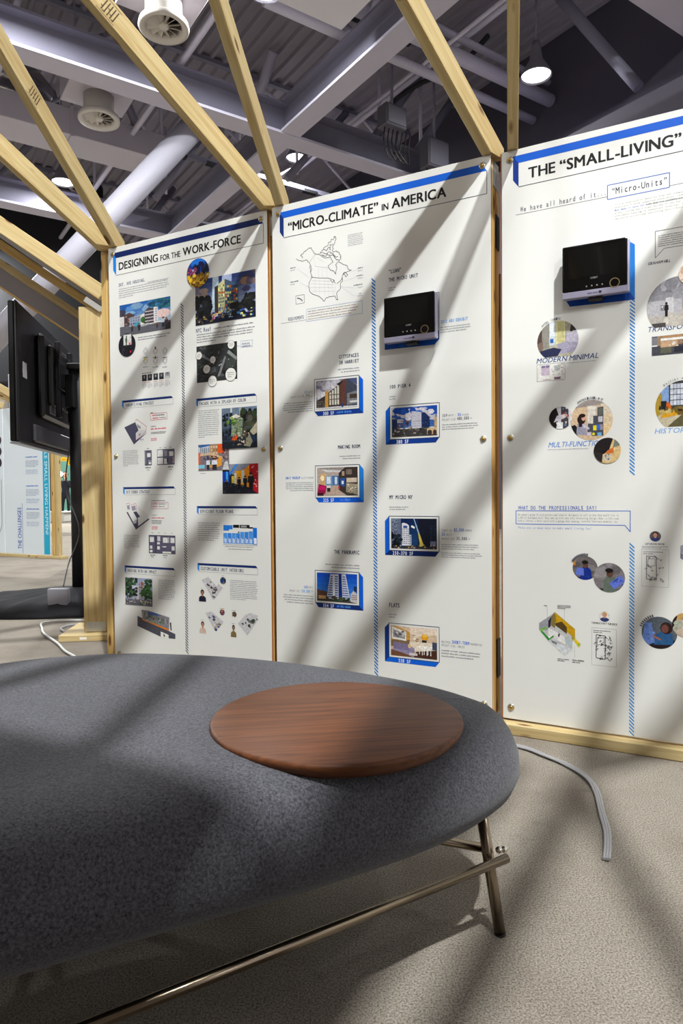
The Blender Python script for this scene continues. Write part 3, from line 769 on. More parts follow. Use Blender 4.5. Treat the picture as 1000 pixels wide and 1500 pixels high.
INK = attr_mat('ink', 0.5); PHOTO = attr_mat('photo_print', 0.4, noise=0.28, nscale=110)

def uvfun(i):
    px, py, yaw = PANELS[i]
    a = Vector((math.cos(yaw), math.sin(yaw))); n = Vector((math.sin(yaw), -math.cos(yaw)))
    def f(x, y, off=0.0):
        d = ray(x, y); q = Vector((px, py)) + n * off
        t = n.dot(q) / n.dot(Vector((d.x, d.y))); P = EYE + d * t
        return ((Vector((P.x, P.y)) - q).dot(a), P.z - PZ)
    return f
def clip(poly, cl):
    """Sutherland-Hodgman against a convex counter-clockwise polygon"""
    outp = poly
    for i in range(len(cl)):
        a, b = cl[i], cl[(i + 1) % len(cl)]; inp = outp; outp = []
        if not inp: break
        def side(p): return (b[0] - a[0]) * (p[1] - a[1]) - (b[1] - a[1]) * (p[0] - a[0])
        for j in range(len(inp)):
            p, q = inp[j], inp[(j + 1) % len(inp)]; sp, sq = side(p), side(q)
            if sp >= 0: outp.append(p)
            if (sp >= 0) != (sq >= 0):
                t = sp / (sp - sq); outp.append((p[0] + (q[0] - p[0]) * t, p[1] + (q[1] - p[1]) * t))
    return outp
class Pic:
    """a printed picture: shapes in 0..1 coordinates of its own rectangle, optionally cut to a convex outline"""
    def __init__(s, u0, v0, u1, v1, outline=None):
        s.r = (u0, v0, u1, v1); s.sh = Sheet(); s.o = outline
    def P(s, p): return (s.r[0] + (s.r[2] - s.r[0]) * p[0], s.r[1] + (s.r[3] - s.r[1]) * p[1])
    def poly(s, pts, col, dk=1.0):
        q = [(min(1, max(0, p[0])), min(1, max(0, p[1]))) for p in pts] if not s.o else pts
        q = [s.P(p) for p in q]
        if s.o: q = clip(q, s.o)
        if len(q) > 2: s.sh.poly(q, col, dk)
    def rect(s, x0, y0, x1, y1, col, dk=1.0): s.poly([(x0, y0), (x1, y0), (x1, y1), (x0, y1)], col, dk)
    def grad(s, x0, y0, x1, y1, ca, cb, n=8):
        for k in range(n):
            t = k / (n - 1); c = [ca[j] * (1 - t) + cb[j] * t for j in range(3)]
            s.rect(x0, y0 + (y1 - y0) * k / n, x1, y0 + (y1 - y0) * (k + 1) / n, c)
    def disc(s, x, y, rx, ry, col, n=14, dk=1.0):
        s.poly([(x + rx * math.cos(2 * math.pi * i / n), y + ry * math.sin(2 * math.pi * i / n)) for i in range(n)], col, dk)
    def scatter(s, x0, y0, x1, y1, n, size, pal, blob=False):
        for _ in range(n):
            x = random.uniform(x0, x1); y = random.uniform(y0, y1); w = random.uniform(.5, 1.3) * size; h = random.uniform(.5, 1.3) * size
            dj = random.uniform(-14, 14); c = [v + dj for v in random.choice(pal)]
            if blob: s.disc(x, y, w, h, c, 6, 0.35)
            else: s.rect(x, y, x + w, y + h, c, 0.35)
    def windows(s, x0, y0, x1, y1, nx, ny, cols, fx=0.6, fy=0.55, sl=0.0, sr=0.0):
        """grid of windows on a facade whose rows tilt by sl (left end) to sr"""
        s.sh.k += 1
        for i in range(nx):
            for j in range(ny):
                a = x0 + (x1 - x0) * (i + .5 - fx / 2) / nx; b = x0 + (x1 - x0) * (i + .5 + fx / 2) / nx
                c = y0 + (y1 - y0) * (j + .5 - fy / 2) / ny; d = y0 + (y1 - y0) * (j + .5 + fy / 2) / ny
                s.rect(a, c, b, d, random.choice(cols), 0.0)
    def person(s, x, y, h, top, hair=(40, 28, 22), skin=(190, 140, 110), legs=(40, 42, 52)):
        w = h * 0.3
        s.poly([(x - w * .3, y), (x + w * .3, y), (x + w * .32, y + h * .5), (x - w * .32, y + h * .5)], legs)
        s.poly([(x - w * .5, y + h * .45), (x + w * .5, y + h * .45), (x + w * .42, y + h * .82), (x - w * .42, y + h * .82)], top)
        s.disc(x, y + h * .9, w * .27, h * .1, skin, 8); s.disc(x, y + h * .95, w * .29, h * .07, hair, 8)
    def bust(s, x, y, w, h, top, skin, hair):
        s.poly([(x - w * .5, y), (x + w * .5, y), (x + w * .46, y + h * .34), (x + w * .2, y + h * .48), (x - w * .2, y + h * .48), (x - w * .46, y + h * .34)], top)
        s.rect(x - w * .1, y + h * .42, x + w * .1, y + h * .58, skin)
        s.disc(x, y + h * .78, w * .25, h * .22, hair, 14); s.disc(x, y + h * .70, w * .19, h * .19, skin, 14)
    def build(s, parent, name='photo_print'): return s.sh.build(name, parent, PHOTO)

BL, NV, SKY_ = (10, 96, 196), (8, 40, 110), (40, 140, 214)
def circle_outline(f, cx, cy, ux, n=36, cut=None):
    """circle through pixel centre and its right-hand rim; optional flat cut below pixel y"""
    c = f(cx, cy); r = f(cx + ux, cy)[0] - c[0]
    o = [(c[0] + r * math.cos(2 * math.pi * i / n), c[1] + r * math.sin(2 * math.pi * i / n)) for i in range(n)]
    if cut is not None:
        vc = f(cx, cut)[1]; o = clip(o, [(c[0] - 2, vc), (c[0] + 2, vc), (c[0] + 2, vc + 4), (c[0] - 2, vc + 4)])
    return (c[0] - r, c[1] - r, c[0] + r, c[1] + r), o

# ------------------------------------------------------------------ the boards
def panel(i, label, brown):
    x, y, yaw = PANELS[i]
    t = empty('poster_panel', (x, y, PZ), yaw); tag(t, label, 'poster panel', 'white poster panels along the wall')
    box('white_face', 0, PW, 0, 0.004, 0, PH, WHITE, t, 0.0006)
    box('backing_board', -0.005 if brown else 0.0015, PW - 0.0015, 0.004, 0.0175, 0.0005, PH - 0.0005, EDGE, t, 0.0)
    for u in (0.029, PW - 0.029):
        for v in (0.0412, PH / 2, PH - 0.0317):
            mw = Matrix.Translation((u, 0, v)) @ Matrix.Rotation(math.pi / 2, 4, 'X')
            s = lathe('screw_washer', [(0, 0.0), (0.0125, 0.0), (0.0125, 0.0012), (0.009, 0.0026), (0, 0.0026)], ZINC, t, 20, mw)
            lathe('screw_head', [(0, 0.0026), (0.0075, 0.0026), (0.0068, 0.0055), (0.004, 0.007), (0, 0.0074)], BRASS, s, 16)
    return t
P0 = panel(0, 'white poster panel headed designing for the work-force, leftmost of three', False)
P1 = panel(1, 'white poster panel headed micro-climate in america, with a map and one screen', False)
P2 = panel(2, 'white poster panel headed the small-living, cut by the right picture edge', True)

def title(f, P, words, tl, tr, bl, ink_top, ink_side):
    """extruded title box drawn flat: top and left faces in blue, thin outline, big capitals. tl/tr/bl pixel corners of its white front"""
    s = Sheet(); u0, v1 = f(*tl); u1 = f(*tr)[0]; v0 = f(*bl)[1]; d1 = 0.019; d2 = 0.026
    s.poly([(u0, v1), (u1, v1), (u1 - d1, v1 + d2), (u0 - d1, v1 + d2)], ink_top)
    s.poly([(u0 - d1, v0 + d2), (u0, v0), (u0, v1), (u0 - d1, v1 + d2)], ink_side)
    s.line((u0, v0), (u1, v0), 0.0022, (30, 34, 50), 1); s.line((u1, v0), (u1, v1), 0.0022, (30, 34, 50), 1)
    for (txt, xa, xb, sc) in words:
        ua = f(xa, tl[1])[0]; ub = f(xb, tl[1])[0]
        s.text(txt, ua, v0 + (v1 - v0) * 0.27, (v1 - v0) * sc, ub - ua, (16, 14, 16), bold=0.017, res=3)
    return s.build('title_print', P, INK)
def sub_box(f, P, txt, tl, trx, bly, xa, xb, side=(20, 130, 220), top=(10, 42, 104)):
    """small section heading in a drawn box; tl/br pixels of its white front"""
    s = Sheet(); u0, v1 = f(*tl); u1 = f(trx, tl[1])[0]; v0 = f(tl[0], bly)[1]; d = 0.010
    s.poly([(u0, v1), (u1, v1), (u1 - d, v1 + d), (u0 - d, v1 + d)], top)
    s.poly([(u0 - d, v0 + d), (u0, v0), (u0, v1), (u0 - d, v1 + d)], side)
    s.line((u0, v0), (u1, v0), 0.0012, (150, 150, 158), 1); s.line((u1, v0), (u1, v1), 0.0012, (150, 150, 158), 1)
    h = v1 - v0; a = f(xa, tl[1])[0]; b = f(xb, tl[1])[0]
    s.text(txt, a, v0 + h * 0.26, h * 0.5, b - a, (52, 60, 88), mono=True, bold=0.014)
    return s.build('section_heading', P, INK)
def stripe(f, P, top, bot, wpx, col, pit=0.0118, flip=False, th=0.45, name='hatched_stripe'):
    s = Sheet(); u0, v1 = f(*top); v0 = f(*bot)[1]; w = f(top[0] + wpx, top[1])[0] - u0
    v = v0
    while v < v1:
        lo, hi = (v + w * 0.95, v) if not flip else (v, v + w * 0.95)
        s.poly([(u0, lo), (u0 + w, hi), (u0 + w, hi + pit * th), (u0, lo + pit * th)], col, 0); v += pit
    return s.build(name, P, INK)
def para(f, P, tl, br, n, col=(136, 136, 142), align='l', last=0.5, name='body_text'):
    s = Sheet(); u0, v1 = f(*tl); u1 = f(br[0], tl[1])[0]; v0 = f(tl[0], br[1])[1]
    s.greek(u0, v1, u1, v0, n, col, align, last=last); return s.build(name, P, INK)
def word(f, P, txt, xa, xb, yb, yt, col=(40, 48, 78), mono=True, bold=0.014, align='l', slant=0.0, name='caption_text', sheet=None):
    s = sheet or Sheet(); a = f(xa, yb); b = f(xb, yb); t = f(xa, yt)
    s.text(txt, a[0], a[1], t[1] - a[1], b[0] - a[0], col, bold=bold, mono=mono, slant=slant)
    return s.build(name, P, INK) if sheet is None else None
def pic(f, tl, br):
    u0, v1 = f(*tl); u1, v0 = f(*br); return Pic(u0, v0, u1, v1)
def pic2(f, tl, tr_x, bl_y):
    u0, v1 = f(*tl); u1 = f(tr_x, tl[1])[0]; v0 = f(tl[0], bl_y)[1]; return Pic(u0, v0, u1, v1)

# ================================================================== left board
f = uvfun(0); P = P0
title(f, P, [('DESIGNING', 174, 231, .42), ('FOR THE', 235, 264, .30), ('WORK-FORCE', 268, 352.5, .42)], (169.8, 378.2), (385.6, 327), (170.7, 403.4), (6, 32, 92), (16, 124, 214))
word(f, P, 'DOT. AVE HOUSING,', 174, 213, 420.2, 415.6, (70, 76, 110))
para(f, P, (216, 412), (248.5, 415), 1, last=1); para(f, P, (174, 422.5), (248.5, 438), 5, last=.3)
p = pic2(f, (175.1, 447.8), 249.6, 493.4)
p.grad(0, .3, 1, 1, (168, 186, 206), (22, 84, 158), 10)
p.scatter(.1, .55, .8, .95, 14, .12, [(70, 120, 180), (130, 166, 200), (40, 96, 166)], True)
p.disc(.86, .52, .14, .14, (226, 196, 190)); p.scatter(.62, .72, 1, 1, 26, .06, [(30, 90, 110), (24, 70, 96), (44, 110, 120)], True)
p.poly([(0, .0), (1, 0), (1, .28), (.6, .24), (.1, .30), (0, .34)], (92, 92, 100))
p.poly([(0, .55), (.12, .55), (.12, .82), (0, .85)], (58, 56, 72)); p.rect(0, .3, .09, .62, (206, 204, 204))
p.poly([(.09, .3), (.30, .3), (.30, .62), (.2, .72), (.09, .66)], (82, 60, 58)); p.windows(.1, .32, .22, .64, 2, 4, [(140, 120, 118), (60, 50, 58)])
p.poly([(.2, .26), (.42, .30), (.42, .60), (.2, .55)], (150, 156, 172)); p.windows(.21, .3, .41, .56, 4, 3, [(66, 70, 96), (110, 120, 140)])
p.poly([(.42, .26), (.5, .26), (.5, .62), (.42, .58)], (216, 214, 210)); p.disc(.47, .42, .05, .1, (58, 112, 44)); p.disc(.5, .38, .04, .09, (44, 92, 36))
p.poly([(.5, .28), (.68, .28), (.68, .72), (.58, .78), (.5, .68)], (72, 62, 70))
for k in range(4): p.rect(.51, .34 + k * .1, .68, .37 + k * .1, (196, 190, 190))
p.poly([(.68, .28), (.76, .28), (.76, .74), (.68, .76)], (224, 222, 222)); p.windows(.69, .3, .76, .72, 1, 6, [(150, 150, 160)])
p.rect(.30, .25, .40, .38, (70, 150, 178)); p.poly([(.4, .20), (.6, .24), (.58, .3), (.4, .26)], (176, 174, 176))
for x, h, c in ((.25, .2, (60, 50, 54)), (.39, .22, (40, 40, 50)), (.74, .16, (90, 60, 60)), (.86, .3, (176, 190, 206)), (.92, .26, (70, 50, 50))): p.person(x, .1, h, c)
p.rect(.90, 0, 1, .22, (58, 50, 56)); p.build(P)
para(f, P, (202, 493), (249.5, 499.5), 2, (90, 90, 100), last=.9)
r, o = circle_outline(f, 186.3, 505.6, 12.6)
p = Pic(*r, o); p.sh.k = 130; p.rect(0, 0, 1, 1, (26, 25, 32)); p.rect(.30, .5, .76, .95, (214, 212, 208)); p.scatter(.3, .5, .74, .9, 10, .08, [(150, 150, 150), (226, 226, 220)])
p.rect(.44, .42, .5, .9, (40, 60, 44)); p.disc(.46, .7, .05, .14, (50, 84, 50)); p.disc(.68, .2, .07, .05, (200, 40, 50)); p.disc(.66, .55, .06, .05, (206, 90, 90)); p.scatter(.2, .05, .8, .45, 12, .08, [(50, 48, 58), (16, 15, 20), (70, 66, 76)]); p.build(P)
s = Sheet()
for j, yy in enumerate((514, 528)):
    for k, xx in enumerate((213, 227.5, 241.5)):
        c = f(xx, yy - 3.4 * k * .0); w = .028; h = .016
        q = [(c[0] - w / 2, c[1]), (c[0], c[1] + h), (c[0] + w / 2, c[1] + h * .2), (c[0] + w * .05, c[1] - h * .8)]
        s.lines(q, .0016, ((150, 130, 140), (150, 70, 90), (60, 60, 70))[k], True)
        s.lines([(x, y - .008) for x, y in q], .0012, (150, 150, 156), True)
        if (j, k) == (1, 0): s.poly([q[0], q[1], (c[0], c[1])], (220, 196, 60))
        if k == 1: s.rect(c[0] - .003, c[1] + .008, c[0] + .003, c[1] + .02, (30, 40, 44))
        s.greek(c[0] - .016, c[1] - .024, c[0] + .016, c[1] - .034, 1, (60, 60, 66), last=1)
        s.build('diagram_icon', P, INK); s = Sheet()
vv = f(208, 549.5)[1]; vb = f(208, 558.8)[1]
for (xa, xb) in ((208, 214.8), (216.2, 222.8), (224.6, 231.4), (233, 239.8), (241.7, 248.7)):
    ua, ub = f(xa, 550)[0], f(xb, 550)[0]
    p = Pic(ua, vb, ub, vv); bgc = random.choice(((60, 58, 66), (150, 150, 156), (34, 32, 40))); p.rect(0, 0, 1, 1, bgc)
    p.bust(.5, 0, .85, .95, random.choice(((20, 20, 28), (40, 40, 48), (200, 200, 200))), (150, 140, 136), (24, 22, 26)); p.build(P, 'portrait_print')
    s = Sheet(); s.greek(ua, vb - .003, ub, vb - .010, 1, (190, 60, 90), last=.8); s.greek(ua, vb - .011, ub, vb - .034, 4, (130, 130, 136)); s.build('caption_text', P, INK)
para(f, P, (208, 545.4), (221, 548.6), 1, (60, 60, 66), last=1)
stripe(f, P, (264.6, 449), (272.2, 958), 4.1, (20, 34, 74), pit=.0125, th=.46)
# tandem living
sub_box(f, P, 'TANDEM LIVING STRATEGY', (181, 590), 253.5, 598.4, 183, 225)
def C(x0, y0, k): return lambda x, y: f(x0 + x / k, y0 + y / k)
def quad(s, c, pts, col): s.poly([c(*q) for q in pts], col)
c = C(165, 570, 9.09); s = Sheet()
quad(s, c, [(155, 510), (300, 440), (345, 548), (308, 588), (310, 682), (462, 575), (283, 738)], (72, 72, 92))
quad(s, c, [(300, 440), (450, 530), (445, 570), (345, 548)], (222, 220, 216)); quad(s, c, [(308, 588), (345, 548), (445, 540), (440, 590), (312, 682)], (206, 204, 204))
quad(s, c, [(320, 462), (372, 495), (372, 535), (330, 510)], (150, 150, 158)); quad(s, c, [(345, 600), (372, 580), (372, 610), (345, 632)], (150, 150, 158))
s.lines([c(*q) for q in ((298, 430), (318, 400), (450, 498), (443, 560), (314, 680))], .0016, (196, 60, 90))
s.build('diagram_print', P, INK); s = Sheet()
s.lines([c(*q) for q in ((500, 325), (722, 312), (724, 395), (504, 415))], .0018, (200, 70, 96), True)
for (x, y, x1, y1, col, n) in ((505, 308, 540, 326, (40, 40, 44), 1), (528, 335, 575, 365, (200, 30, 76), 1), (580, 335, 700, 360, (40, 40, 46), 1), (535, 375, 615, 400, (200, 30, 76), 1), (622, 372, 712, 388, (40, 40, 46), 1), (508, 490, 580, 506, (60, 60, 66), 1), (508, 515, 730, 548, (206, 20, 70), 1), (508, 570, 720, 602, (40, 40, 46), 2), (508, 650, 595, 692, (200, 30, 76), 2), (365, 655, 415, 690, (160, 160, 166), 1)):
    a = c(x, y); b = c(x1, y1); s.greek(a[0], a[1], b[0], c(x, y1)[1], n, col, dens=.6, last=.95)
s.build('diagram_labels', P, INK)
para(f, P, (180, 659.5), (203, 683.4), 10, last=.3)
def plan(c, x0, y0, x1, y1, rooms, dark=(86, 84, 104), wall=(50, 48, 62)):
    a = c(x0, y0); b = c(x1, y0)[0]; v0 = c(x0, y1)[1]
    p = Pic(a[0], v0, b, a[1]); p.rect(0, 0, 1, 1, wall); p.rect(.03, .03, .97, .97, dark)
    for r in rooms: p.rect(*r[:4], r[4] if len(r) > 4 else (220, 218, 216))
    return p
plan(c, 425, 818, 518, 1018, [(.35, .55, .85, .82), (.55, .08, .92, .22), (.5, .25, .95, .34, (150, 148, 160)), (.05, .1, .2, .95, (130, 128, 142))]).build(P, 'floor_plan')
plan(c, 590, 805, 822, 1012, [(.02, .05, .34, .46), (.02, .54, .34, .96), (.40, .06, .58, .4, (214, 212, 206)), (.42, .56, .58, .92, (150, 148, 162)), (.70, .55, .94, .84, (216, 214, 206)), (.56, .15, .64, .42, (40, 38, 48)), (.9, .1, .96, .5, (190, 150, 150))], (96, 94, 114)).build(P, 'floor_plan')
s = Sheet()
for (x, y, x1, y1) in ((435, 1035, 510, 1062), (735, 1022, 812, 1052), (455, 1072, 495, 1086), (755, 1060, 800, 1076), (455, 785, 482, 800), (620, 775, 648, 788), (690, 772, 712, 786), (755, 768, 782, 782)): a = c(x, y); s.greek(a[0], a[1], c(x1, y)[0], c(x, y1)[1], 1, (60, 60, 70), dens=.7, last=1)
s.build('plan_labels', P, INK)
# diy condo
sub_box(f, P, 'DIY CONDO STRATEGY', (182.6, 716.7), 256.6, 725, 185, 219)
c = C(165, 700, 9.09); s = Sheet()
quad(s, c, [(182, 455), (310, 690), (490, 552), (478, 538), (345, 640), (365, 515), (315, 445), (275, 455), (325, 545), (310, 610), (200, 455)], (68, 68, 90))
quad(s, c, [(200, 450), (260, 440), (320, 550), (285, 612)], (228, 226, 222)); quad(s, c, [(330, 370), (470, 490), (465, 545), (340, 640), (335, 530), (372, 515)], (218, 216, 212))
quad(s, c, [(172, 350), (222, 340), (228, 420), (195, 432)], (232, 228, 226)); quad(s, c, [(240, 360), (308, 345), (318, 430), (262, 445)], (226, 222, 222))
quad(s, c, [(188, 368), (220, 362), (226, 415), (200, 425)], (150, 148, 160)); quad(s, c, [(248, 380), (300, 368), (308, 425), (262, 440)], (150, 148, 160))
quad(s, c, [(275, 585), (318, 545), (320, 570), (290, 615)], (176, 174, 178))
s.lines([c(*q) for q in ((172, 350), (222, 335), (230, 420))], .0016, (200, 80, 104)); s.lines([c(*q) for q in ((240, 360), (310, 340), (320, 430))], .0016, (200, 80, 104))
s.build('diagram_print', P, INK); s = Sheet()
s.lines([c(*q) for q in ((516, 326), (738, 326), (738, 410), (520, 410))], .0018, (190, 96, 120), True)
for (x, y, x1, y1, col, n) in ((512, 295, 735, 312, (60, 50, 56), 1), (528, 332, 600, 358, (196, 40, 84), 1), (612, 338, 720, 358, (60, 60, 66), 1), (532, 368, 605, 392, (196, 40, 84), 1), (615, 372, 700, 390, (60, 60, 66), 1), (520, 488, 595, 503, (60, 60, 66), 1), (520, 520, 722, 545, (200, 20, 70), 1), (520, 560, 660, 615, (50, 50, 56), 3), (522, 642, 608, 690, (200, 30, 76), 2)):
    a = c(x, y); b = c(x1, y1); s.greek(a[0], a[1], b[0], c(x, y1)[1], n, col, dens=.6, last=.9)
for (x, y, x1, y1) in ((500, 1018, 565, 1038), (668, 1020, 735, 1044), (512, 1046, 552, 1060), (680, 1054, 718, 1068), (518, 725, 540, 738), (605, 728, 628, 740), (690, 732, 712, 742), (778, 732, 800, 742)): a = c(x, y); s.greek(a[0], a[1], c(x1, y)[0], c(x, y1)[1], 1, (70, 70, 80), dens=.7, last=1)
s.build('diagram_labels', P, INK)
plan(c, 480, 760, 833, 1002, [(.04, .62, .2, .9), (.04, .25, .13, .42), (.03, .05, .14, .18), (.24, .04, .28, .96, (60, 58, 72)), (.33, .68, .44, .94, (206, 204, 206)), (.32, .5, .42, .62), (.32, .22, .42, .4), (.54, .6, .72, .88), (.52, .35, .66, .41, (214, 212, 210)), (.52, .03, .84, .12, (226, 222, 214)), (.82, .6, .97, .88), (.86, .2, .97, .42), (.74, .6, .77, .9, (200, 198, 202))]).build(P, 'floor_plan')
para(f, P, (181.5, 782.5), (204.6, 803.6), 9, last=.35)
# housing with an impact
sub_box(f, P, 'HOUSING WITH AN IMPACT', (184.8, 831.3), 256.3, 839.8, 186.6, 228.8)
p = pic2(f, (183.3, 845.3), 222.8, 885.2)
p.rect(0, 0, 1, 1, (150, 156, 186)); p.scatter(.25, .55, .8, 1, 16, .1, [(168, 172, 200), (196, 196, 214)], True)
p.poly([(.42, .22), (.5, .22), (.5, .75), (.42, .7)], (196, 190, 186)); p.poly([(.5, .22), (.74, .25), (.74, .84), (.6, .86), (.5, .7)], (140, 136, 150)); p.rect(.58, .3, .66, .86, (150, 84, 50)); p.windows(.51, .3, .74, .8, 5, 9, [(90, 96, 116), (170, 172, 186)])
p.scatter(0, .3, .42, 1, 90, .055, [(24, 46, 26), (38, 74, 34), (16, 30, 24), (60, 92, 60)], True)
p.scatter(.74, .2, 1, .95, 80, .05, [(20, 52, 22), (40, 88, 34), (14, 30, 20), (56, 104, 48)], True); p.scatter(.58, .35, .76, .68, 20, .05, [(46, 90, 36), (30, 64, 28)], True)
p.rect(0, 0, 1, .22, (96, 96, 108)); p.scatter(0, .04, .35, .26, 26, .05, [(190, 180, 176), (70, 50, 60), (120, 110, 120)]); p.rect(.6, .1, .95, .17, (206, 180, 130)); p.scatter(.55, .02, 1, .12, 18, .05, [(60, 100, 50), (150, 160, 150)])
for x, c2 in ((.58, (200, 170, 150)), (.78, (110, 150, 200)), (.88, (160, 80, 50))): p.person(x, .06, .18, c2)
p.build(P)
para(f, P, (231.6, 848), (256.3, 877.6), 12, last=.8)
c = C(165, 820, 9.09); u0, v1 = c(330, 660); u1 = c(838, 660)[0]; v0 = c(330, 960)[1]
s = Sheet()
quad(s, c, [(330, 745), (835, 990), (835, 1055), (745, 1045), (745, 1000), (640, 955), (640, 1025), (330, 880)], (74, 74, 84))
quad(s, c, [(382, 665), (470, 675), (755, 768), (750, 948), (400, 790)], (128, 126, 132)); quad(s, c, [(470, 690), (560, 705), (640, 745), (470, 740)], (60, 90, 150)); quad(s, c, [(390, 782), (745, 925), (745, 948), (395, 800)], (214, 120, 30))
quad(s, c, [(640, 955), (745, 1000), (745, 1045), (640, 1030)], (230, 228, 224)); quad(s, c, [(675, 988), (696, 998), (692, 1030), (676, 1018)], (60, 44, 36)); quad(s, c, [(760, 830), (780, 840), (785, 945), (770, 940)], (44, 44, 44))
for k in range(40):
    x = random.uniform(430, 690); y = 730 + (x - 430) * .35 + random.uniform(-30, 60); w = random.uniform(8, 26)
    quad(s, c, [(x, y), (x + w, y + 6), (x + w, y + w + 6), (x, y + w)], random.choice(((70, 110, 48), (48, 84, 40), (110, 150, 60), (150, 150, 156))))
for k in range(14):
    x = 400 + k * 25; y = 690 + k * 8; quad(s, c, [(x, y), (x + 10, y + 3), (x + 10, y + 60), (x, y + 57)], random.choice(((96, 96, 104), (160, 158, 160), (110, 90, 80))))
s.build('photo_print', P, PHOTO)
# right column: round underwater picture, evening building, aerial view
v1 = f(373.9, 394)[1]; v0 = f(374.8, 463.4)[1]; u0 = f(286.2, 440)[0]; u1 = f(374.4, 430)[0]
p = Pic(u0, v0, u1, v1)
p.grad(0, 0, 1, 1, (190, 196, 206), (34, 52, 104), 10)
p.scatter(0, .55, .3, .8, 12, .08, [(150, 130, 120), (120, 116, 136)], True); p.scatter(.82, .6, 1, 1, 14, .07, [(150, 116, 92), (96, 84, 96), (60, 56, 90)], True)
p.poly([(.28, .3), (.4, .3), (.4, 1), (.30, 1)], (176, 196, 212)); p.poly([(.44, .4), (.6, .4), (.62, 1), (.46, 1)], (160, 172, 206))
p.poly([(.1, .35), (.27, .35), (.27, .58), (.1, .6)], (70, 88, 124))
p.poly([(.33, .22), (.40, .2), (.40, .82), (.33, .78)], (52, 44, 40)); p.poly([(.39, .16), (.5, .12), (.5, .92), (.39, .82)], (196, 190, 136)); p.poly([(.5, .12), (.72, .2), (.72, .76), (.5, .92)], (62, 84, 110))
for i in range(4):
    for j in range(9): p.rect(.395 + i * .026, .2 + j * .07, .413 + i * .026, .25 + j * .07, random.choice(((70, 96, 110), (236, 220, 120), (150, 160, 120), (60, 80, 90))))
for i in range(6):
    for j in range(8): p.rect(.51 + i * .035, .22 + j * .068 + (5 - i) * .006, .536 + i * .035, .265 + j * .068 + (5 - i) * .006, random.choice(((44, 70, 96), (30, 50, 74), (196, 190, 110), (90, 116, 130), (190, 90, 50))))
p.rect(.40, .62, .5, .65, (190, 90, 40)); p.rect(.62, .6, .72, .63, (176, 80, 40))
p.rect(0, 0, 1, .13, (16, 20, 40)); p.scatter(.28, .06, .66, .3, 50, .035, [(150, 190, 220), (236, 226, 190), (60, 90, 150), (220, 140, 60), (40, 50, 80)])
p.scatter(0, .1, .26, .6, 80, .05, [(12, 14, 16), (22, 24, 26), (8, 10, 14)], True); p.scatter(.62, .1, .8, .35, 40, .05, [(14, 16, 18), (24, 26, 26)], True); p.scatter(.82, .18, 1, .5, 50, .05, [(16, 18, 18), (10, 12, 14), (30, 34, 28)], True)
p.scatter(0, .02, .3, .2, 24, .03, [(190, 160, 80), (120, 100, 70), (60, 60, 70)]); p.scatter(.7, .03, 1, .18, 24, .04, [(30, 60, 140), (60, 110, 170), (200, 200, 110), (20, 24, 50)]); p.rect(.3, .08, .33, .16, (200, 60, 110))
p.build(P)
r, o = circle_outline(f, 290.2, 400, 16.6)
p = Pic(*r, o); p.sh.k = 220; p.grad(0, 0, 1, 1, (190, 140, 24), (10, 60, 170), 6); p.rect(0, .48, 1, 1, (12, 56, 150)); p.disc(.5, .85, .32, .14, (30, 110, 210)); p.scatter(.35, .45, 1, .8, 30, .08, [(14, 18, 50), (10, 24, 76), (20, 30, 40)], True)
p.scatter(0, .3, .5, .7, 30, .06, [(90, 30, 60), (40, 20, 60), (150, 60, 90), (190, 190, 210)], True); p.scatter(.05, 0, .95, .42, 70, .08, [(206, 160, 24), (170, 120, 20), (226, 186, 50), (90, 60, 20), (130, 90, 20)], True); p.build(P)
word(f, P, 'NYC Reef', 287, 309, 488, 482, (44, 54, 100), bold=.01)
para(f, P, (313, 479), (375, 483), 1, (90, 90, 98), last=1); para(f, P, (288, 489), (375.5, 503.5), 4, (90, 90, 98), last=.35)
p = pic2(f, (287.7, 508), 347, 561.3); p.rect(0, 0, 1, 1, (44, 46, 46))
p.scatter(0, 0, 1, 1, 120, .06, [(30, 34, 32), (64, 68, 66), (20, 22, 22), (86, 88, 90), (40, 48, 40)]); p.poly([(.52, .12), (.58, .12), (.74, .62), (.69, .62)], (120, 120, 122)); p.poly([(.1, .72), (.13, .78), (.46, .52), (.43, .48)], (104, 106, 108)); p.poly([(.76, .72), (.98, .5), (1, .58), (.8, .8)], (130, 134, 132))
p.poly([(.3, .2), (.5, .26), (.46, .4), (.28, .36)], (84, 86, 92)); p.poly([(.72, .3), (.95, .34), (.94, .55), (.74, .6)], (58, 62, 60)); p.scatter(.1, .3, .9, .8, 10, .02, [(220, 220, 220)]); p.build(P)
c = C(265, 360, 6.815); s = Sheet(); s.k = 120
for (x, y, rr) in ((180, 1098, 31), (320, 1138, 28), (258, 1232, 34), (316, 1352, 43), (498, 1285, 53), (502, 987, 34)):
    q = c(x, y); R = c(x + rr, y)[0] - q[0]; n = 24
    s.k += 2; s.poly([(q[0] + R * math.cos(2 * math.pi * i / n), q[1] + R * math.sin(2 * math.pi * i / n)) for i in range(n)], (222, 220, 214)); s.lines([(q[0] + R * math.cos(2 * math.pi * i / n), q[1] + R * math.sin(2 * math.pi * i / n)) for i in range(n)], .0012, (60, 60, 66), True)
    s.k += 2; s.greek(q[0] - R * .6, q[1] + R * .45, q[0] + R * .6, q[1] - R * .45, 3, (90, 90, 96), last=.7); s.build('map_callout', P, INK); s = Sheet(); s.k = 120
s.lines([c(*q) for q in ((600, 950), (716, 938), (716, 1000), (600, 1010))], .001, (120, 140, 190), True); s.line(c(560, 1000), c(600, 996), .001, (120, 140, 190))
a = c(610, 965); b = c(692, 1003); s.greek(a[0], a[1], b[0], b[1], 2, (120, 130, 160), last=1)
s.build('map_callout', P, INK)
sub_box(f, P, 'FACADE WITH A SPLASH OF COLOR', (290, 587.4), 375.8, 596.4, 292, 360.2)
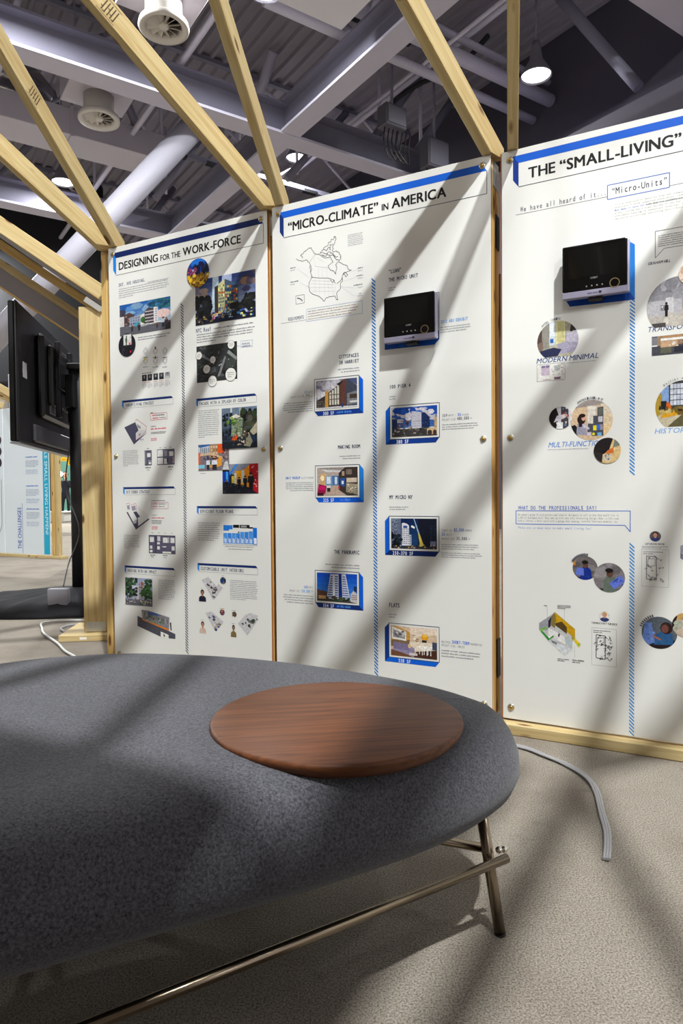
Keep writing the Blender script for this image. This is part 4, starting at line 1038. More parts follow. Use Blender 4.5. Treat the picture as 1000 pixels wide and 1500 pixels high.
para(f, P, (290, 600.8), (320.8, 642), 14, last=.3)
# corridor, hall and tower pictures overlap
p = pic2(f, (325.6, 680.4), 378, 723.6); p.rect(0, 0, 1, 1, (26, 28, 40)); p.poly([(.2, 1), (1, 1), (1, .9), (.35, .62), (.2, .7)], (136, 138, 150)); p.poly([(.22, .62), (.45, 1), (.38, 1), (.2, .7)], (40, 130, 220)); p.rect(0, .3, .2, .75, (10, 60, 160)); p.rect(.1, .4, .16, .75, (60, 160, 220))
p.poly([(.36, .32), (.62, .26), (.62, .8), (.36, .76)], (240, 166, 20)); p.poly([(.62, .26), (.78, .2), (.78, .98), (.62, .82)], (230, 140, 10)); p.poly([(.76, .1), (1, 0), (1, 1), (.76, .98)], (176, 16, 30)); p.rect(.34, .34, .4, .7, (226, 222, 214)); p.rect(.54, .36, .62, .78, (214, 212, 206)); p.rect(.26, .36, .34, .6, (220, 200, 60))
p.scatter(.80, .1, 1, .95, 26, .035, [(60, 10, 20), (30, 20, 26), (214, 180, 170)]); p.poly([(0, .0), (1, 0), (.8, .16), (.36, .34), (0, .4)], (28, 30, 42)); p.scatter(0, 0, .7, .3, 16, .06, [(40, 44, 60), (60, 66, 84)])
for x, h in ((.12, .3), (.47, .38), (.64, .42), (.8, .6)): p.person(x, .18 if x < .7 else .1, h, (20, 20, 30), legs=(16, 16, 24))
p.build(P)
p = pic2(f, (290.6, 651.8), 335.6, 689.6); p.sh.k = 130; p.rect(0, 0, 1, 1, (120, 110, 116)); p.poly([(0, .62), (.4, .62), (.4, .95), (0, .9)], (190, 196, 204)); p.poly([(.05, .88), (.4, .95), (.36, 1), (0, .97)], (40, 90, 160)); p.poly([(.38, .5), (.66, .45), (.66, 1), (.38, .96)], (176, 136, 96)); p.rect(.64, .65, .86, 1, (220, 84, 30)); p.windows(.05, .62, .38, .9, 5, 1, [(80, 90, 106), (110, 120, 130)], .5, .8); p.windows(.4, .6, .64, .95, 3, 3, [(206, 190, 170), (130, 96, 70)])
p.poly([(0, .55), (.4, .6), (.8, .42), (.8, .5), (.4, .68), (0, .64)], (206, 176, 140)); p.rect(0, .05, .06, .7, (220, 90, 40)); p.poly([(.6, .12), (.76, .18), (.76, .5), (.6, .46)], (226, 150, 50)); p.poly([(.78, .02), (1, 0), (.95, .35), (.86, .3)], (196, 194, 196)); p.scatter(.75, .3, 1, .75, 20, .06, [(60, 50, 56), (170, 150, 140), (120, 60, 50)]); p.scatter(.05, .3, .6, .52, 26, .05, [(40, 50, 80), (90, 40, 50), (60, 90, 150), (30, 30, 40)]); p.rect(0, .08, .2, .22, (120, 190, 214))
p.poly([(.34, .2), (.54, .24), (.52, .32), (.36, .32)], (60, 90, 40)); p.poly([(.36, .1), (.54, .12), (.54, .24), (.34, .22)], (200, 150, 90))
for x in (.32, .56, .5): p.person(x, .02, .44, (214, 216, 226))
p.build(P)
p = pic2(f, (325.4, 598.8), 376.9, 657.8); p.sh.k = 330; p.grad(0, 0, 1, 1, (24, 30, 40), (104, 120, 142), 6); p.rect(.25, .8, .3, 1, (190, 190, 180)); p.rect(.5, .8, .58, 1, (150, 156, 156)); p.scatter(0, .2, .3, .8, 40, .08, [(16, 24, 36), (30, 44, 62), (24, 34, 30)])
p.scatter(.55, .3, 1, .9, 70, .07, [(26, 34, 24), (44, 56, 36), (60, 64, 40), (16, 20, 20), (70, 66, 60)], True); p.poly([(.22, .76), (.4, .84), (.54, .78), (.36, .7)], (216, 210, 196)); p.poly([(.26, .3), (.56, .26), (.62, .72), (.54, .76), (.3, .66)], (96, 116, 96))
for i in range(7):
    for j in range(10): p.rect(.28 + i * .045, .31 + j * .042 + i * .004, .31 + i * .045, .335 + j * .042 + i * .004, random.choice(((200, 196, 150), (120, 150, 130), (60, 84, 80), (170, 170, 140), (150, 160, 90))))
p.poly([(.28, .2), (.42, .2), (.46, .32), (.34, .32)], (220, 84, 24)); p.poly([(.8, .4), (1, .62), (1, .36), (.9, .3)], (170, 160, 136)); p.poly([(.62, .06), (.78, .34), (.94, .26), (.8, .02)], (130, 126, 104)); p.poly([(.78, .36), (.98, .28), (1, .18), (.9, .1)], (30, 40, 64)); p.scatter(.3, .05, .75, .4, 40, .035, [(180, 150, 120), (90, 60, 50), (60, 70, 40), (206, 190, 170)]); p.scatter(.15, .6, .4, .78, 12, .04, [(70, 110, 40), (120, 150, 60)], True); p.build(P)
para(f, P, (293.5, 691.8), (301, 694.8), 1, last=1)
sub_box(f, P, 'EFFICIENT FLOOR PLANS', (290.8, 744.6), 377, 753.8, 293, 341.6)
para(f, P, (289.6, 764), (321.4, 792), 9, last=.75)
c = C(275, 730, 8.333); a = c(433, 320); b = c(843, 320); p = Pic(a[0], c(433, 552)[1], b[0], a[1])
def R_(x0, y0, x1, y1, col): p.rect((x0 - 433) / 410, (552 - y1) / 232, (x1 - 433) / 410, (552 - y0) / 232, col)
R_(435, 326, 548, 376, (30, 120, 214)); R_(435, 370, 505, 392, (30, 120, 214)); R_(555, 320, 628, 356, (14, 14, 16)); R_(635, 318, 756, 358, (14, 14, 16)); R_(740, 345, 795, 362, (14, 14, 16)); R_(615, 402, 632, 418, (14, 14, 16)); R_(795, 352, 843, 552, (20, 110, 206))
for k in range(7): R_(433 + k * 52, 422 if k < 4 else (404 if k < 6 else 396), 433 + k * 52 + 48, 548, ((70, 146, 222), (40, 128, 216))[k % 2])
for k in range(7): R_(445 + k * 52, 478, 452 + k * 52, 540, (226, 232, 240)); R_(458 + k * 52, 490, 470 + k * 52, 540, (226, 232, 240))
R_(805, 475, 838, 545, (226, 232, 240)); R_(650, 328, 720, 350, (150, 150, 150)); p.build(P, 'floor_plan_chart')
s = Sheet(); s.line(c(432, 564), c(850, 578), .0012, (90, 90, 96))
for (x, y, x1, y1) in ((455, 576, 832, 594), (495, 606, 790, 624)): a = c(x, y); s.greek(a[0], a[1], c(x1, y)[0], c(x, y1)[1], 1, (70, 70, 78), last=1)
s.build('caption_text', P, INK)
sub_box(f, P, 'CUSTOMIZABLE UNIT INTERIORS', (291.8, 828), 377.4, 837.2, 293.6, 356.6)
para(f, P, (336.8, 848.6), (377, 878), 11, last=.6)
c = C(275, 815, 8.333)
def iso(outline, pal, n):
    s = Sheet(); s.poly([c(*q) for q in outline], (196, 194, 196))
    cx = sum(q[0] for q in outline) / len(outline); cy = sum(q[1] for q in outline) / len(outline)
    for k in range(n):
        a, b = random.choice(outline); t = random.uniform(.0, .72); x = cx + (a - cx) * t; y = cy + (b - cy) * t; w = random.uniform(14, 40); h = random.uniform(14, 40)
        s.poly([c(x, y), c(x + w, y + w * .7), c(x + w - h * .4, y + w * .7 + h * .6), c(x - h * .4, y + h * .6)], random.choice(pal))
    s.build('unit_drawing', P, PHOTO)
iso([(170, 285), (250, 250), (350, 365), (375, 335), (430, 385), (320, 530), (300, 520)], [(120, 124, 134), (60, 60, 66), (214, 212, 214), (150, 150, 156), (90, 76, 66), (40, 40, 44)], 26)
iso([(215, 690), (290, 672), (440, 800), (385, 865), (330, 820), (345, 915), (325, 900)], [(170, 160, 140), (214, 212, 214), (60, 64, 80), (40, 60, 130), (120, 110, 90), (226, 224, 222)], 26)
iso([(612, 822), (700, 715), (765, 690), (858, 725), (840, 800), (728, 970)], [(40, 90, 60), (60, 60, 64), (200, 190, 160), (24, 56, 40), (214, 212, 210), (110, 116, 120)], 30)
for (x0, y0, x1, y1, top, skin, hair) in ((133, 400, 222, 548, (24, 28, 52), (150, 104, 80), (20, 16, 16)), (140, 788, 222, 935, (206, 180, 164), (176, 124, 100), (52, 34, 28)), (523, 830, 592, 982, (120, 104, 60), (140, 98, 74), (26, 20, 18))):
    a = c(x0, y0); b = c(x1, y0); p = Pic(a[0], c(x0, y1)[1], b[0], a[1]); p.bust(.5, 0, 1, 1, top, skin, hair); p.build(P, 'portrait_print')
for (x, y, rr, pal) in ((430, 297, 36, [(14, 60, 120), (20, 30, 60), (60, 110, 150), (120, 110, 80)]), (420, 683, 30, [(60, 40, 90), (220, 190, 40), (40, 40, 50), (190, 60, 90)]), (567, 708, 28, [(60, 50, 40), (214, 210, 200), (90, 84, 60), (120, 40, 40)])):
    r, o = circle_outline(f, 275 + x / 8.333, 815 + y / 8.333, rr / 8.333); p = Pic(*r, o); p.rect(0, 0, 1, 1, pal[0]); p.scatter(0, 0, 1, 1, 26, .22, pal, True); p.build(P)
s = Sheet()
for (x, y, x1, y1) in ((165, 382, 185, 394), (412, 230, 445, 242), (395, 625, 445, 640), (160, 768, 198, 780), (535, 650, 592, 664), (535, 810, 572, 824)): a = c(x, y); s.greek(a[0], a[1], c(x1, y)[0], c(x, y1)[1], 1, (70, 70, 78), last=1)
s.build('caption_text', P, INK)

# ================================================================== middle board
f = uvfun(1); P = P1
title(f, P, [('\u201cMICRO-CLIMATE\u201d', 422, 553.5, .44), ('IN', 559.3, 568.6, .30), ('AMERICA', 574, 653.2, .44)], (415.2, 319.6), (712.8, 250.5), (415.6, 348.4), (6, 92, 206), (8, 44, 116))
c = C(405, 330, 7.143); s = Sheet()
def tr(pts, w=.0019, col=(52, 52, 56), closed=False, jit=0):
    q = []
    for i, pt in enumerate(pts):
        q.append(c(*pt))
        if jit and i < len(pts) - 1:
            a, b = pts[i], pts[i + 1]
            for t in (.25, .5, .75): q.append(c(a[0] + (b[0] - a[0]) * t + random.uniform(-jit, jit), a[1] + (b[1] - a[1]) * t + random.uniform(-jit, jit)))
    s.lines(q, w, col, closed)
tr([(205, 355), (235, 368), (275, 375), (310, 360), (325, 378), (345, 395), (350, 450), (365, 520), (370, 545)], jit=7)
tr([(275, 345), (262, 325), (255, 305), (280, 295), (290, 275), (315, 262), (335, 238), (362, 236), (400, 300), (440, 302), (480, 330), (505, 345), (530, 340), (560, 330), (575, 360), (590, 385), (545, 420), (540, 440), (560, 470), (600, 478), (620, 510), (618, 485), (632, 445), (620, 410), (640, 385), (680, 400), (735, 420), (745, 450), (782, 470), (740, 485), (700, 500), (685, 540), (675, 570), (630, 610)], jit=5)
tr([(455, 295), (470, 280), (490, 240), (540, 205), (570, 165), (600, 120), (618, 122), (610, 165), (595, 215), (580, 262), (630, 280), (670, 310), (672, 350), (655, 375), (620, 350), (590, 310), (560, 320), (530, 300), (500, 320), (470, 310)], jit=11)
tr([(490, 250), (520, 270), (545, 230), (565, 255), (560, 215), (590, 190)], jit=10); tr([(480, 290), (520, 300), (540, 280), (575, 290), (610, 330), (640, 330)], jit=10)
tr([(405, 305), (350, 378)], .0012, (130, 130, 136))
tr([(370, 545), (450, 552), (540, 552), (600, 572), (615, 612)], .0016)
tr([(600, 572), (590, 600), (560, 570)], jit=6)
tr([(370, 545), (345, 590), (335, 640), (345, 685), (375, 720), (435, 738), (470, 765), (498, 798), (512, 765), (555, 748), (610, 738), (625, 775), (642, 780), (632, 740), (625, 715), (668, 660), (665, 620), (690, 580), (685, 540)], jit=4)
tr([(700, 500), (720, 540), (745, 515), (720, 490), (690, 515)], jit=7); tr([(355, 415), (365, 470), (350, 490)], jit=4)
for a, b in (((395, 335), (405, 430)), ((405, 430), (525, 440)), ((440, 450), (440, 545)), ((480, 440), (480, 548)), ((525, 440), (528, 550)), ((400, 560), (405, 700)), ((450, 560), (450, 740)), ((500, 560), (505, 740)), ((540, 570), (545, 740)), ((580, 610), (590, 735)), ((350, 610), (600, 620)), ((345, 650), (620, 650)), ((365, 690), (640, 690)), ((620, 630), (600, 720)), ((370, 580), (560, 585)), ((425, 340), (500, 385))): tr([a, b], .0009, (196, 196, 198))
tr([(200, 740), (290, 725), (290, 812), (202, 826)], .0014, (60, 60, 64), True); tr([(215, 762), (245, 768), (268, 785), (265, 795)], .0034, (20, 20, 22))
for q in (((215, 455), (345, 550)), ((240, 600), (335, 645)), ((855, 460), (775, 490)), ((835, 540), (690, 590)), ((810, 655), (675, 640)), ((850, 735), (800, 735)), ((800, 735), (680, 645))): tr(q, .0007, (176, 190, 206))
for (x, y, x1, y1, col) in ((145, 442, 200, 460, (50, 56, 76)), (145, 468, 190, 484, (150, 150, 156)), (145, 588, 235, 606, (50, 56, 76)), (145, 614, 190, 632, (150, 150, 156)), (850, 440, 902, 460, (50, 56, 76)), (850, 470, 902, 486, (160, 160, 164)), (838, 522, 902, 540, (50, 56, 76)), (850, 548, 902, 562, (160, 160, 164)), (805, 620, 902, 640, (80, 84, 96)), (850, 645, 902, 660, (160, 160, 164)), (862, 708, 890, 722, (90, 90, 96)), (848, 732, 900, 748, (150, 150, 156))):
    a = c(x, y); s.greek(a[0], a[1], c(x1, y)[0], c(x, y1)[1], 1, col, dens=.6, last=1)
s.build('map_print', P, INK)
para(f, P, (509.3, 343.5), (531.8, 361.5), 7, (140, 140, 146), last=1)
s = Sheet(); word(f, P, 'REQUIREMENTS', 422, 445, 470, 465.4, (84, 92, 116), sheet=s)
a = f(449, 453.2); b = f(530.6, 453.2)[0]; v0 = f(449, 471)[1]; s.lines([(a[0], a[1]), (b, a[1]), (b, v0), (a[0], v0)], .0013, (120, 140, 190), True); s.line(f(411.3, 474), (a[0], f(411.3, 474)[1]), .0013, (130, 130, 140)); s.greek(a[0] + .006, a[1] - .004, b - .01, v0 + .004, 4, (150, 130, 120), last=.9); s.build('requirements_box', P, INK)
stripe(f, P, (544, 411), (544.3, 990), 5.6, (16, 108, 190), pit=.0135, th=.5)
def pbox(tl, trx, bly, dr, cs, cb, cap, xa, xb, sub=None):
    s = Sheet(); u0, v1 = f(*tl); u1 = f(trx, tl[1])[0]; v0 = f(tl[0], bly)[1]; e = .0175; g = .0185
    if dr > 0: s.poly([(u1, v0), (u1 + e, v0 - g), (u1 + e, v1 - g), (u1, v1)], cs); s.poly([(u0, v0), (u0 + e * .85, v0 - g), (u1 + e, v0 - g), (u1, v0)], cb)
    else: s.poly([(u0, v0), (u0 - e, v0 - g), (u0 - e, v1 - g), (u0, v1)], cs); s.poly([(u0, v0), (u0 - e, v0 - g), (u1 - e * .85, v0 - g), (u1, v0)], cb)
    s.lines([(u0, v0), (u1, v0), (u1, v1), (u0, v1)], .0024, (40, 50, 80), True)
    ua = f(xa, bly)[0]; ub = f(xb, bly)[0]; s.text(cap, ua, v0 - g * .88, g * .72, ub - ua, (226, 230, 236), mono=True, bold=.012)
    if sub: a = f(sub[0], bly)[0]; b = f(sub[1], bly)[0]; s.greek(a, v0 - g * .1, b, v0 - g * .85, 1, (70, 120, 200), dens=.6, last=1)
    s.build('picture_box_print', P, INK); m_ = .0085
    return Pic(u0 + m_, v0 + m_, u1 - m_, v1 - m_)
p = pbox((460.3, 556), 525.7, 603.3, 1, (0, 92, 206), (6, 52, 132), '300 SF', 472.6, 489, (493, 514)); p.sh.k = 30
p.grad(0, 0, 1, 1, (150, 146, 160), (122, 120, 138), 4); p.scatter(.0, .4, .6, .95, 16, .14, [(176, 172, 180), (140, 138, 152), (200, 196, 200)], True); p.poly([(.74, 1), (1, .76), (1, 1)], (70, 80, 116)); p.poly([(.72, .1), (.72, 1), (.78, 1), (1, .72), (1, .0), (.72, 0)], (62, 66, 82)); p.poly([(.55, .06), (.74, .04), (.74, 1), (.62, .95), (.55, .84)], (92, 58, 50))
p.poly([(.0, .02), (.24, .02), (.24, .48), (0, .3)], (52, 44, 44)); p.poly([(.22, .04), (.3, .04), (.3, .66), (.22, .62)], (190, 140, 60)); p.poly([(.3, .06), (.58, .08), (.58, .84), (.3, .56)], (46, 36, 38))
for k in range(4): p.poly([(.325 + k * .065, .12), (.37 + k * .065, .12), (.37 + k * .065, .58 + k * .075), (.325 + k * .065, .55 + k * .075)], (206, 200, 186)); p.rect(.33 + k * .065, .3, .37 + k * .065, .33, (60, 56, 60)); p.rect(.33 + k * .065, .46, .37 + k * .065, .49, (60, 56, 60))
p.windows(.02, .06, .22, .3, 4, 3, [(120, 110, 96), (80, 76, 76)]); p.poly([(.5, .84), (.62, .92), (.66, .88), (.56, .78)], (30, 26, 30)); p.poly([(.76, .08), (1, .12), (1, .56), (.76, .48)], (116, 118, 122)); p.rect(.82, .16, 1, .22, (206, 206, 204)); p.rect(.82, .3, 1, .45, (66, 52, 44)); p.rect(0, 0, 1, .05, (206, 204, 206)); p.rect(.62, .02, .67, .14, (20, 60, 120)); p.build(P)
p = pbox((570.7, 595), 643.3, 644, -1, (0, 90, 200), (6, 52, 134), '380 SF', 580, 598.2); p.sh.k = 30
p.grad(0, .3, 1, 1, (60, 96, 160), (16, 70, 160), 5); p.scatter(0, .5, 1, .95, 46, .09, [(170, 166, 176), (206, 202, 206), (140, 138, 156), (190, 186, 194)], True); p.scatter(.1, .82, .6, 1, 8, .1, [(20, 76, 170)], True); p.poly([(.44, .26), (.66, .24), (.66, .8), (.44, .86)], (178, 176, 186)); p.windows(.45, .3, .65, .8, 2, 6, [(110, 108, 124), (150, 148, 160)], .7, .16); p.poly([(.66, .24), (.84, .28), (.84, .62), (.74, .78), (.66, .8)], (22, 40, 80)); p.scatter(.66, .3, .84, .6, 14, .03, [(40, 66, 116), (16, 26, 56)])
p.poly([(0, .1), (.12, .12), (.12, .6), (0, .62)], (24, 44, 86)); p.scatter(.1, .25, .44, .52, 24, .05, [(110, 84, 78), (76, 66, 80), (150, 120, 106), (50, 50, 66)]); p.rect(0, 0, 1, .26, (56, 52, 54)); p.scatter(0, 0, .8, .26, 40, .05, [(70, 84, 50), (96, 76, 66), (40, 40, 44), (140, 136, 134)]); p.poly([(.78, .04), (1, .04), (1, .28), (.78, .24)], (196, 168, 130)); p.disc(.84, .1, .05, .09, (60, 48, 44)); p.disc(.95, .1, .04, .09, (60, 48, 44)); p.rect(.94, .3, 1, .6, (190, 160, 120)); p.build(P)
p = pbox((461.7, 682.4), 526.5, 729.2, 1, (30, 128, 220), (0, 88, 206), '325 SF', 473, 489, (498, 514)); p.sh.k = 30
p.rect(0, 0, 1, 1, (176, 160, 150)); p.poly([(0, 1), (1, 1), (.62, .82), (.22, .86)], (150, 138, 134)); p.poly([(.1, .94), (.66, .88), (.55, .82), (.24, .84)], (206, 204, 204)); p.rect(.22, .36, .38, .7, (120, 150, 186)); p.rect(.24, .42, .34, .68, (214, 224, 236)); p.rect(.38, .36, .56, .7, (70, 110, 160)); p.rect(.44, .4, .5, .66, (206, 220, 236)); p.poly([(.08, .3), (.22, .4), (.22, .8), (.08, .76)], (206, 166, 110)); p.poly([(.2, .02), (.66, .0), (.54, .36), (.3, .36)], (178, 156, 140)); p.poly([(.54, .2), (.74, .0), (1, 0), (1, 1), (.7, 1), (.54, .8)], (56, 46, 42)); p.poly([(.58, .36), (.68, .3), (.7, .62), (.58, .62)], (40, 80, 150)); p.rect(.61, .4, .66, .52, (206, 216, 230)); p.poly([(.72, .12), (1, .02), (1, .4), (.72, .44)], (150, 140, 120)); p.rect(.73, .46, .98, .62, (196, 180, 160)); p.rect(.72, .74, .86, .92, (120, 106, 96)); p.rect(.62, .7, .68, .86, (170, 150, 130)); p.scatter(.74, .05, 1, .38, 24, .04, [(190, 170, 130), (60, 60, 40), (226, 220, 200), (90, 70, 50)]); p.poly([(.0, .06), (.2, .06), (.24, .34), (.04, .42)], (150, 16, 66)); p.rect(.04, .2, .2, .34, (196, 20, 96)); p.rect(0, 0, .16, .1, (60, 14, 34)); p.rect(.25, .14, .33, .32, (44, 30, 34)); p.rect(.24, .28, .34, .35, (226, 224, 220)); p.rect(.53, .22, .57, .34, (190, 30, 40)); p.disc(.13, .62, .05, .1, (250, 226, 180)); p.build(P)
p = pbox((569.7, 756), 642.7, 806, -1, (0, 92, 206), (6, 38, 100), '250-370 SF', 574.6, 605); p.sh.k = 30
p.grad(0, 0, 1, 1, (22, 66, 110), (8, 34, 80), 6); p.rect(0, .1, .22, 1, (96, 106, 130)); p.windows(.02, .3, .14, 1, 3, 14, [(60, 66, 86), (150, 156, 176)]); p.rect(.6, .05, 1, 1, (14, 20, 36)); p.windows(.84, .2, 1, .8, 2, 8, [(30, 40, 66), (40, 50, 70)]); p.rect(.86, .1, .98, .26, (120, 126, 156))
p.poly([(.24, .1), (.4, .1), (.4, .76), (.36, .82), (.28, .86), (.24, .84)], (216, 216, 222)); p.windows(.245, .14, .4, .68, 4, 8, [(60, 70, 100), (40, 50, 80)], .5, .5); p.rect(.40, .12, .45, .46, (200, 202, 210)); p.windows(.4, .14, .45, .44, 1, 5, [(60, 70, 100)]); p.rect(.27, .68, .36, .76, (40, 80, 150)); p.poly([(.44, .72), (.52, .66), (.53, .72), (.46, .78)], (226, 226, 222)); p.poly([(.50, 1), (.515, 1), (.63, .5), (.60, .5)], (150, 180, 200)); p.poly([(.6, .5), (.63, .5), (.72, .12), (.64, .1)], (206, 186, 80)); p.rect(.62, .06, .74, .14, (196, 180, 90)); p.scatter(0, .1, .22, .5, 30, .06, [(18, 30, 40), (10, 16, 26)], True); p.rect(0, 0, 1, .08, (50, 50, 60)); p.scatter(0, .0, 1, .1, 40, .035, [(190, 186, 186), (90, 70, 60), (30, 30, 40), (214, 170, 60)]); p.build(P)
p = pbox((461.4, 835.2), 525.7, 882.4, 1, (0, 92, 206), (6, 44, 112), '354 SF', 472.6, 489, (493, 514)); p.sh.k = 30
p.grad(0, 0, 1, 1, (60, 134, 214), (8, 74, 186), 6); p.poly([(.24, .06), (.34, .96), (.72, .98), (.84, .02)], (206, 208, 216))
for k in range(10): y = .14 + k * .08; p.poly([(.26 + k * .01, y), (.53, y), (.53, y + .045), (.262 + k * .01, y + .045)], (70, 96, 150)); p.poly([(.64, y), (.81 - k * .011, y), (.805 - k * .011, y + .045), (.64, y + .045)], (90, 110, 160)); p.rect(.40, y - .01, .45, y + .05, (226, 228, 232))
p.poly([(.54, .06), (.64, .06), (.62, .98), (.55, .98)], (14, 44, 120)); p.poly([(0, .02), (.24, .02), (.26, .34), (.1, .38), (0, .42)], (90, 62, 50)); p.rect(.04, .08, .22, .2, (196, 150, 100)); p.rect(0, 0, 1, .08, (56, 52, 50)); p.scatter(.24, .04, .8, .16, 26, .05, [(40, 70, 36), (30, 50, 30), (70, 60, 50)], True); p.poly([(.84, .04), (1, .0), (1, .3), (.92, .44), (.84, .3)], (196, 190, 190)); p.windows(.86, .1, 1, .3, 4, 3, [(90, 80, 84), (120, 60, 50)]); p.rect(.92, .4, 1, .58, (20, 50, 100)); p.build(P)
p = pbox((569.4, 912.4), 643, 962, -1, (6, 50, 128), (0, 92, 206), '338 SF', 583, 601); p.sh.k = 30
p.rect(0, 0, 1, 1, (206, 180, 150)); p.poly([(.42, 1), (1, 1), (1, .8), (.6, .7), (.42, .78)], (226, 206, 186)); p.poly([(0, .4), (.42, .5), (.42, .82), (.1, 1), (0, 1)], (190, 140, 60)); p.poly([(0, .3), (.4, .42), (.42, .56), (0, .52)], (120, 96, 70)); p.poly([(.02, .56), (.34, .52), (.34, .82), (.02, .98)], (226, 222, 216)); p.poly([(.05, .62), (.31, .58), (.31, .76), (.05, .88)], (140, 136, 138)); p.scatter(.06, .62, .28, .8, 10, .06, [(90, 86, 90), (200, 198, 196)])
p.rect(.42, .2, 1, .52, (226, 212, 190)); p.rect(.68, .52, .78, .6, (40, 40, 44)); p.poly([(.02, .12), (.52, .02), (.52, .3), (.36, .42), (.08, .44)], (140, 130, 160)); p.poly([(.06, .24), (.4, .2), (.4, .42), (.06, .46)], (120, 110, 144)); p.rect(.38, .3, .44, .42, (220, 186, 130)); p.disc(.74, .7, .075, .1, (226, 156, 20)); p.disc(.74, .74, .05, .05, (236, 190, 70)); p.poly([(.5, 0), (1, 0), (1, .3), (.56, .2)], (70, 40, 30)); p.poly([(0, 0), (.5, 0), (.3, .1), (0, .2)], (110, 70, 46))
for x in (.62, .72, .8): p.rect(x, .12, x + .015, .36, (236, 232, 226)); p.rect(x + .06, .1, x + .075, .34, (236, 232, 226)); p.rect(x, .3, x + .075, .35, (236, 232, 226))
p.rect(.6, .36, .9, .4, (240, 236, 230)); p.rect(.9, .3, 1, .56, (60, 70, 96)); p.rect(.4, .06, .58, .14, (206, 196, 190)); p.scatter(.45, .5, .6, .72, 12, .05, [(226, 216, 200), (150, 120, 90)]); p.build(P)
for (txt, xa, xb, yb, yt) in (('\u201cLUAN\u201d', 569, 587.5, 401, 395.4), ('THE MICRO UNIT', 569.2, 611.6, 412.9, 407.6), ('CITYSPACES', 496.3, 525.2, 525.6, 520.4), ('38 HARRIET', 496.3, 525.2, 533.8, 528.8), ('100 PIER 4', 570, 601, 569.5, 564.4), ('MAKING ROOM', 494.9, 527, 657.5, 652.4), ('MY MICRO NY', 570, 603.8, 731, 725.7), ('THE PANORAMIC', 489.4, 525.7, 811, 805.6), ('FLATS', 569.4, 585, 888.9, 883)):
    word(f, P, txt, xa, xb, yb, yt, (40, 46, 76), bold=.02, name='project_name')
for (x0, y0, x1, y1, n, al) in ((568.6, 420.5, 579, 427, 2, 'l'), (493, 539.5, 525.7, 547.5, 2, 'r'), (570, 579.5, 580, 586.5, 2, 'l'), (497, 666.5, 527, 673.5, 2, 'r'), (570, 741, 598, 747.5, 2, 'l'), (475, 824.2, 525.7, 832, 2, 'r'), (569.4, 897.5, 580, 905, 2, 'l'), (644.6, 478, 690, 488.5, 3, 'l'), (413.4, 590, 458, 606, 5, 'r'), (647.3, 620.5, 702, 630.5, 3, 'l'), (416, 706, 459, 720, 5, 'r'), (646.3, 795.6, 703, 805, 3, 'l'), (646.3, 808, 706, 817, 3, 'l'), (413.4, 868.5, 458, 882.5, 4, 'r'), (646.3, 950, 704, 962.5, 3, 'l')):
    para(f, P, (x0, y0), (x1, y1), n, (128, 128, 134), al, last=.85)
for (txt, xa, xb, yb, yt, col) in (('2012 ABX EXHIBIT', 645, 684.7, 474, 469.4, (40, 140, 214)), ('23', 445.8, 449.6, 576.2, 572.8, (40, 120, 210)), ('UNITS', 451, 457.5, 575.8, 573.2, (150, 150, 156)), ('PROJECT SIZE', 425.5, 440.3, 583.6, 581, (160, 160, 164)), ('11,775', 441.7, 453.3, 582.4, 578.4, (60, 66, 86)), ('SF', 454.6, 457.8, 581.6, 579.6, (160, 160, 164)),
        ('359', 647.3, 654.8, 611, 606.9, (96, 100, 116)), ('UNITS /', 656, 667.6, 610, 607.4, (160, 160, 164)), ('36', 669.6, 674.8, 609.6, 605, (20, 100, 214)), ('MICROS', 676.4, 686.4, 609, 606.4, (160, 160, 164)), ('PROJECT SIZE', 647.3, 667, 616.6, 613.6, (160, 160, 164)), ('480,000', 669, 686.6, 615.4, 611, (50, 54, 70)), ('SF', 688.4, 691, 613.8, 611.4, (160, 160, 164)),
        ('UNIT MOCKUP', 418.3, 439.7, 702, 698.6, (20, 100, 206)), ('@ CITY MUSEUM', 441.6, 459, 701.4, 698.8, (160, 160, 164)), ('STARTS AT:', 646.3, 662.5, 778.6, 775.6, (150, 150, 156)), ('$2,000', 664.6, 679.4, 778.4, 774, (20, 96, 206)), ('/MONTH', 680, 690.4, 778.4, 775.8, (130, 130, 136)), ('55', 646.3, 651.4, 784.6, 780.2, (20, 96, 206)), ('UNITS', 653, 661.4, 784.6, 781.6, (160, 160, 164)), ('PROJECT SIZE', 646.3, 666, 790.6, 787.6, (150, 150, 156)), ('35,000', 668, 683.6, 791, 786.6, (40, 44, 66)), ('SF', 685.4, 688, 791, 788.6, (160, 160, 164)),
        ('160', 444.6, 450.4, 861.6, 857.6, (20, 100, 210)), ('UNITS', 451.6, 457.6, 861.6, 858.8, (160, 160, 164)), ('PROJECT SIZE', 424, 438.6, 866.4, 863.6, (160, 160, 164)), ('138,000', 440.6, 454, 867.6, 863.4, (60, 150, 220)), ('SF', 455.4, 458, 867.6, 865, (160, 160, 164)),
        ('MULTIPLE', 646.3, 659.4, 941.4, 938.4, (140, 140, 148)), ('SHORT-TERM', 661.4, 687, 942.6, 938, (20, 100, 210)), ('PROPERTIES', 688.8, 705.8, 945, 942, (150, 150, 156)), ('PROJECT SIZE: VARIES', 646.3, 680, 946.2, 943.2, (150, 150, 156))):
    word(f, P, txt, xa, xb, yb, yt, col, bold=.014, name='fact_text')
s = Sheet(); s.poly([f(563.3, 512.6), f(636, 504.8), f(642.8, 497), f(642.8, 484), f(563.3, 494)], (4, 74, 170)); a = f(642.8, 428); b = f(642.8, 497); s.line(f(640, 428.5), a, .002, (60, 66, 80)); s.line(a, b, .002, (60, 66, 80)); word(f, P, '300 SF', 584, 600, 510.4, 504.6, (30, 110, 200), sheet=s); s.build('picture_box_print', P, INK)

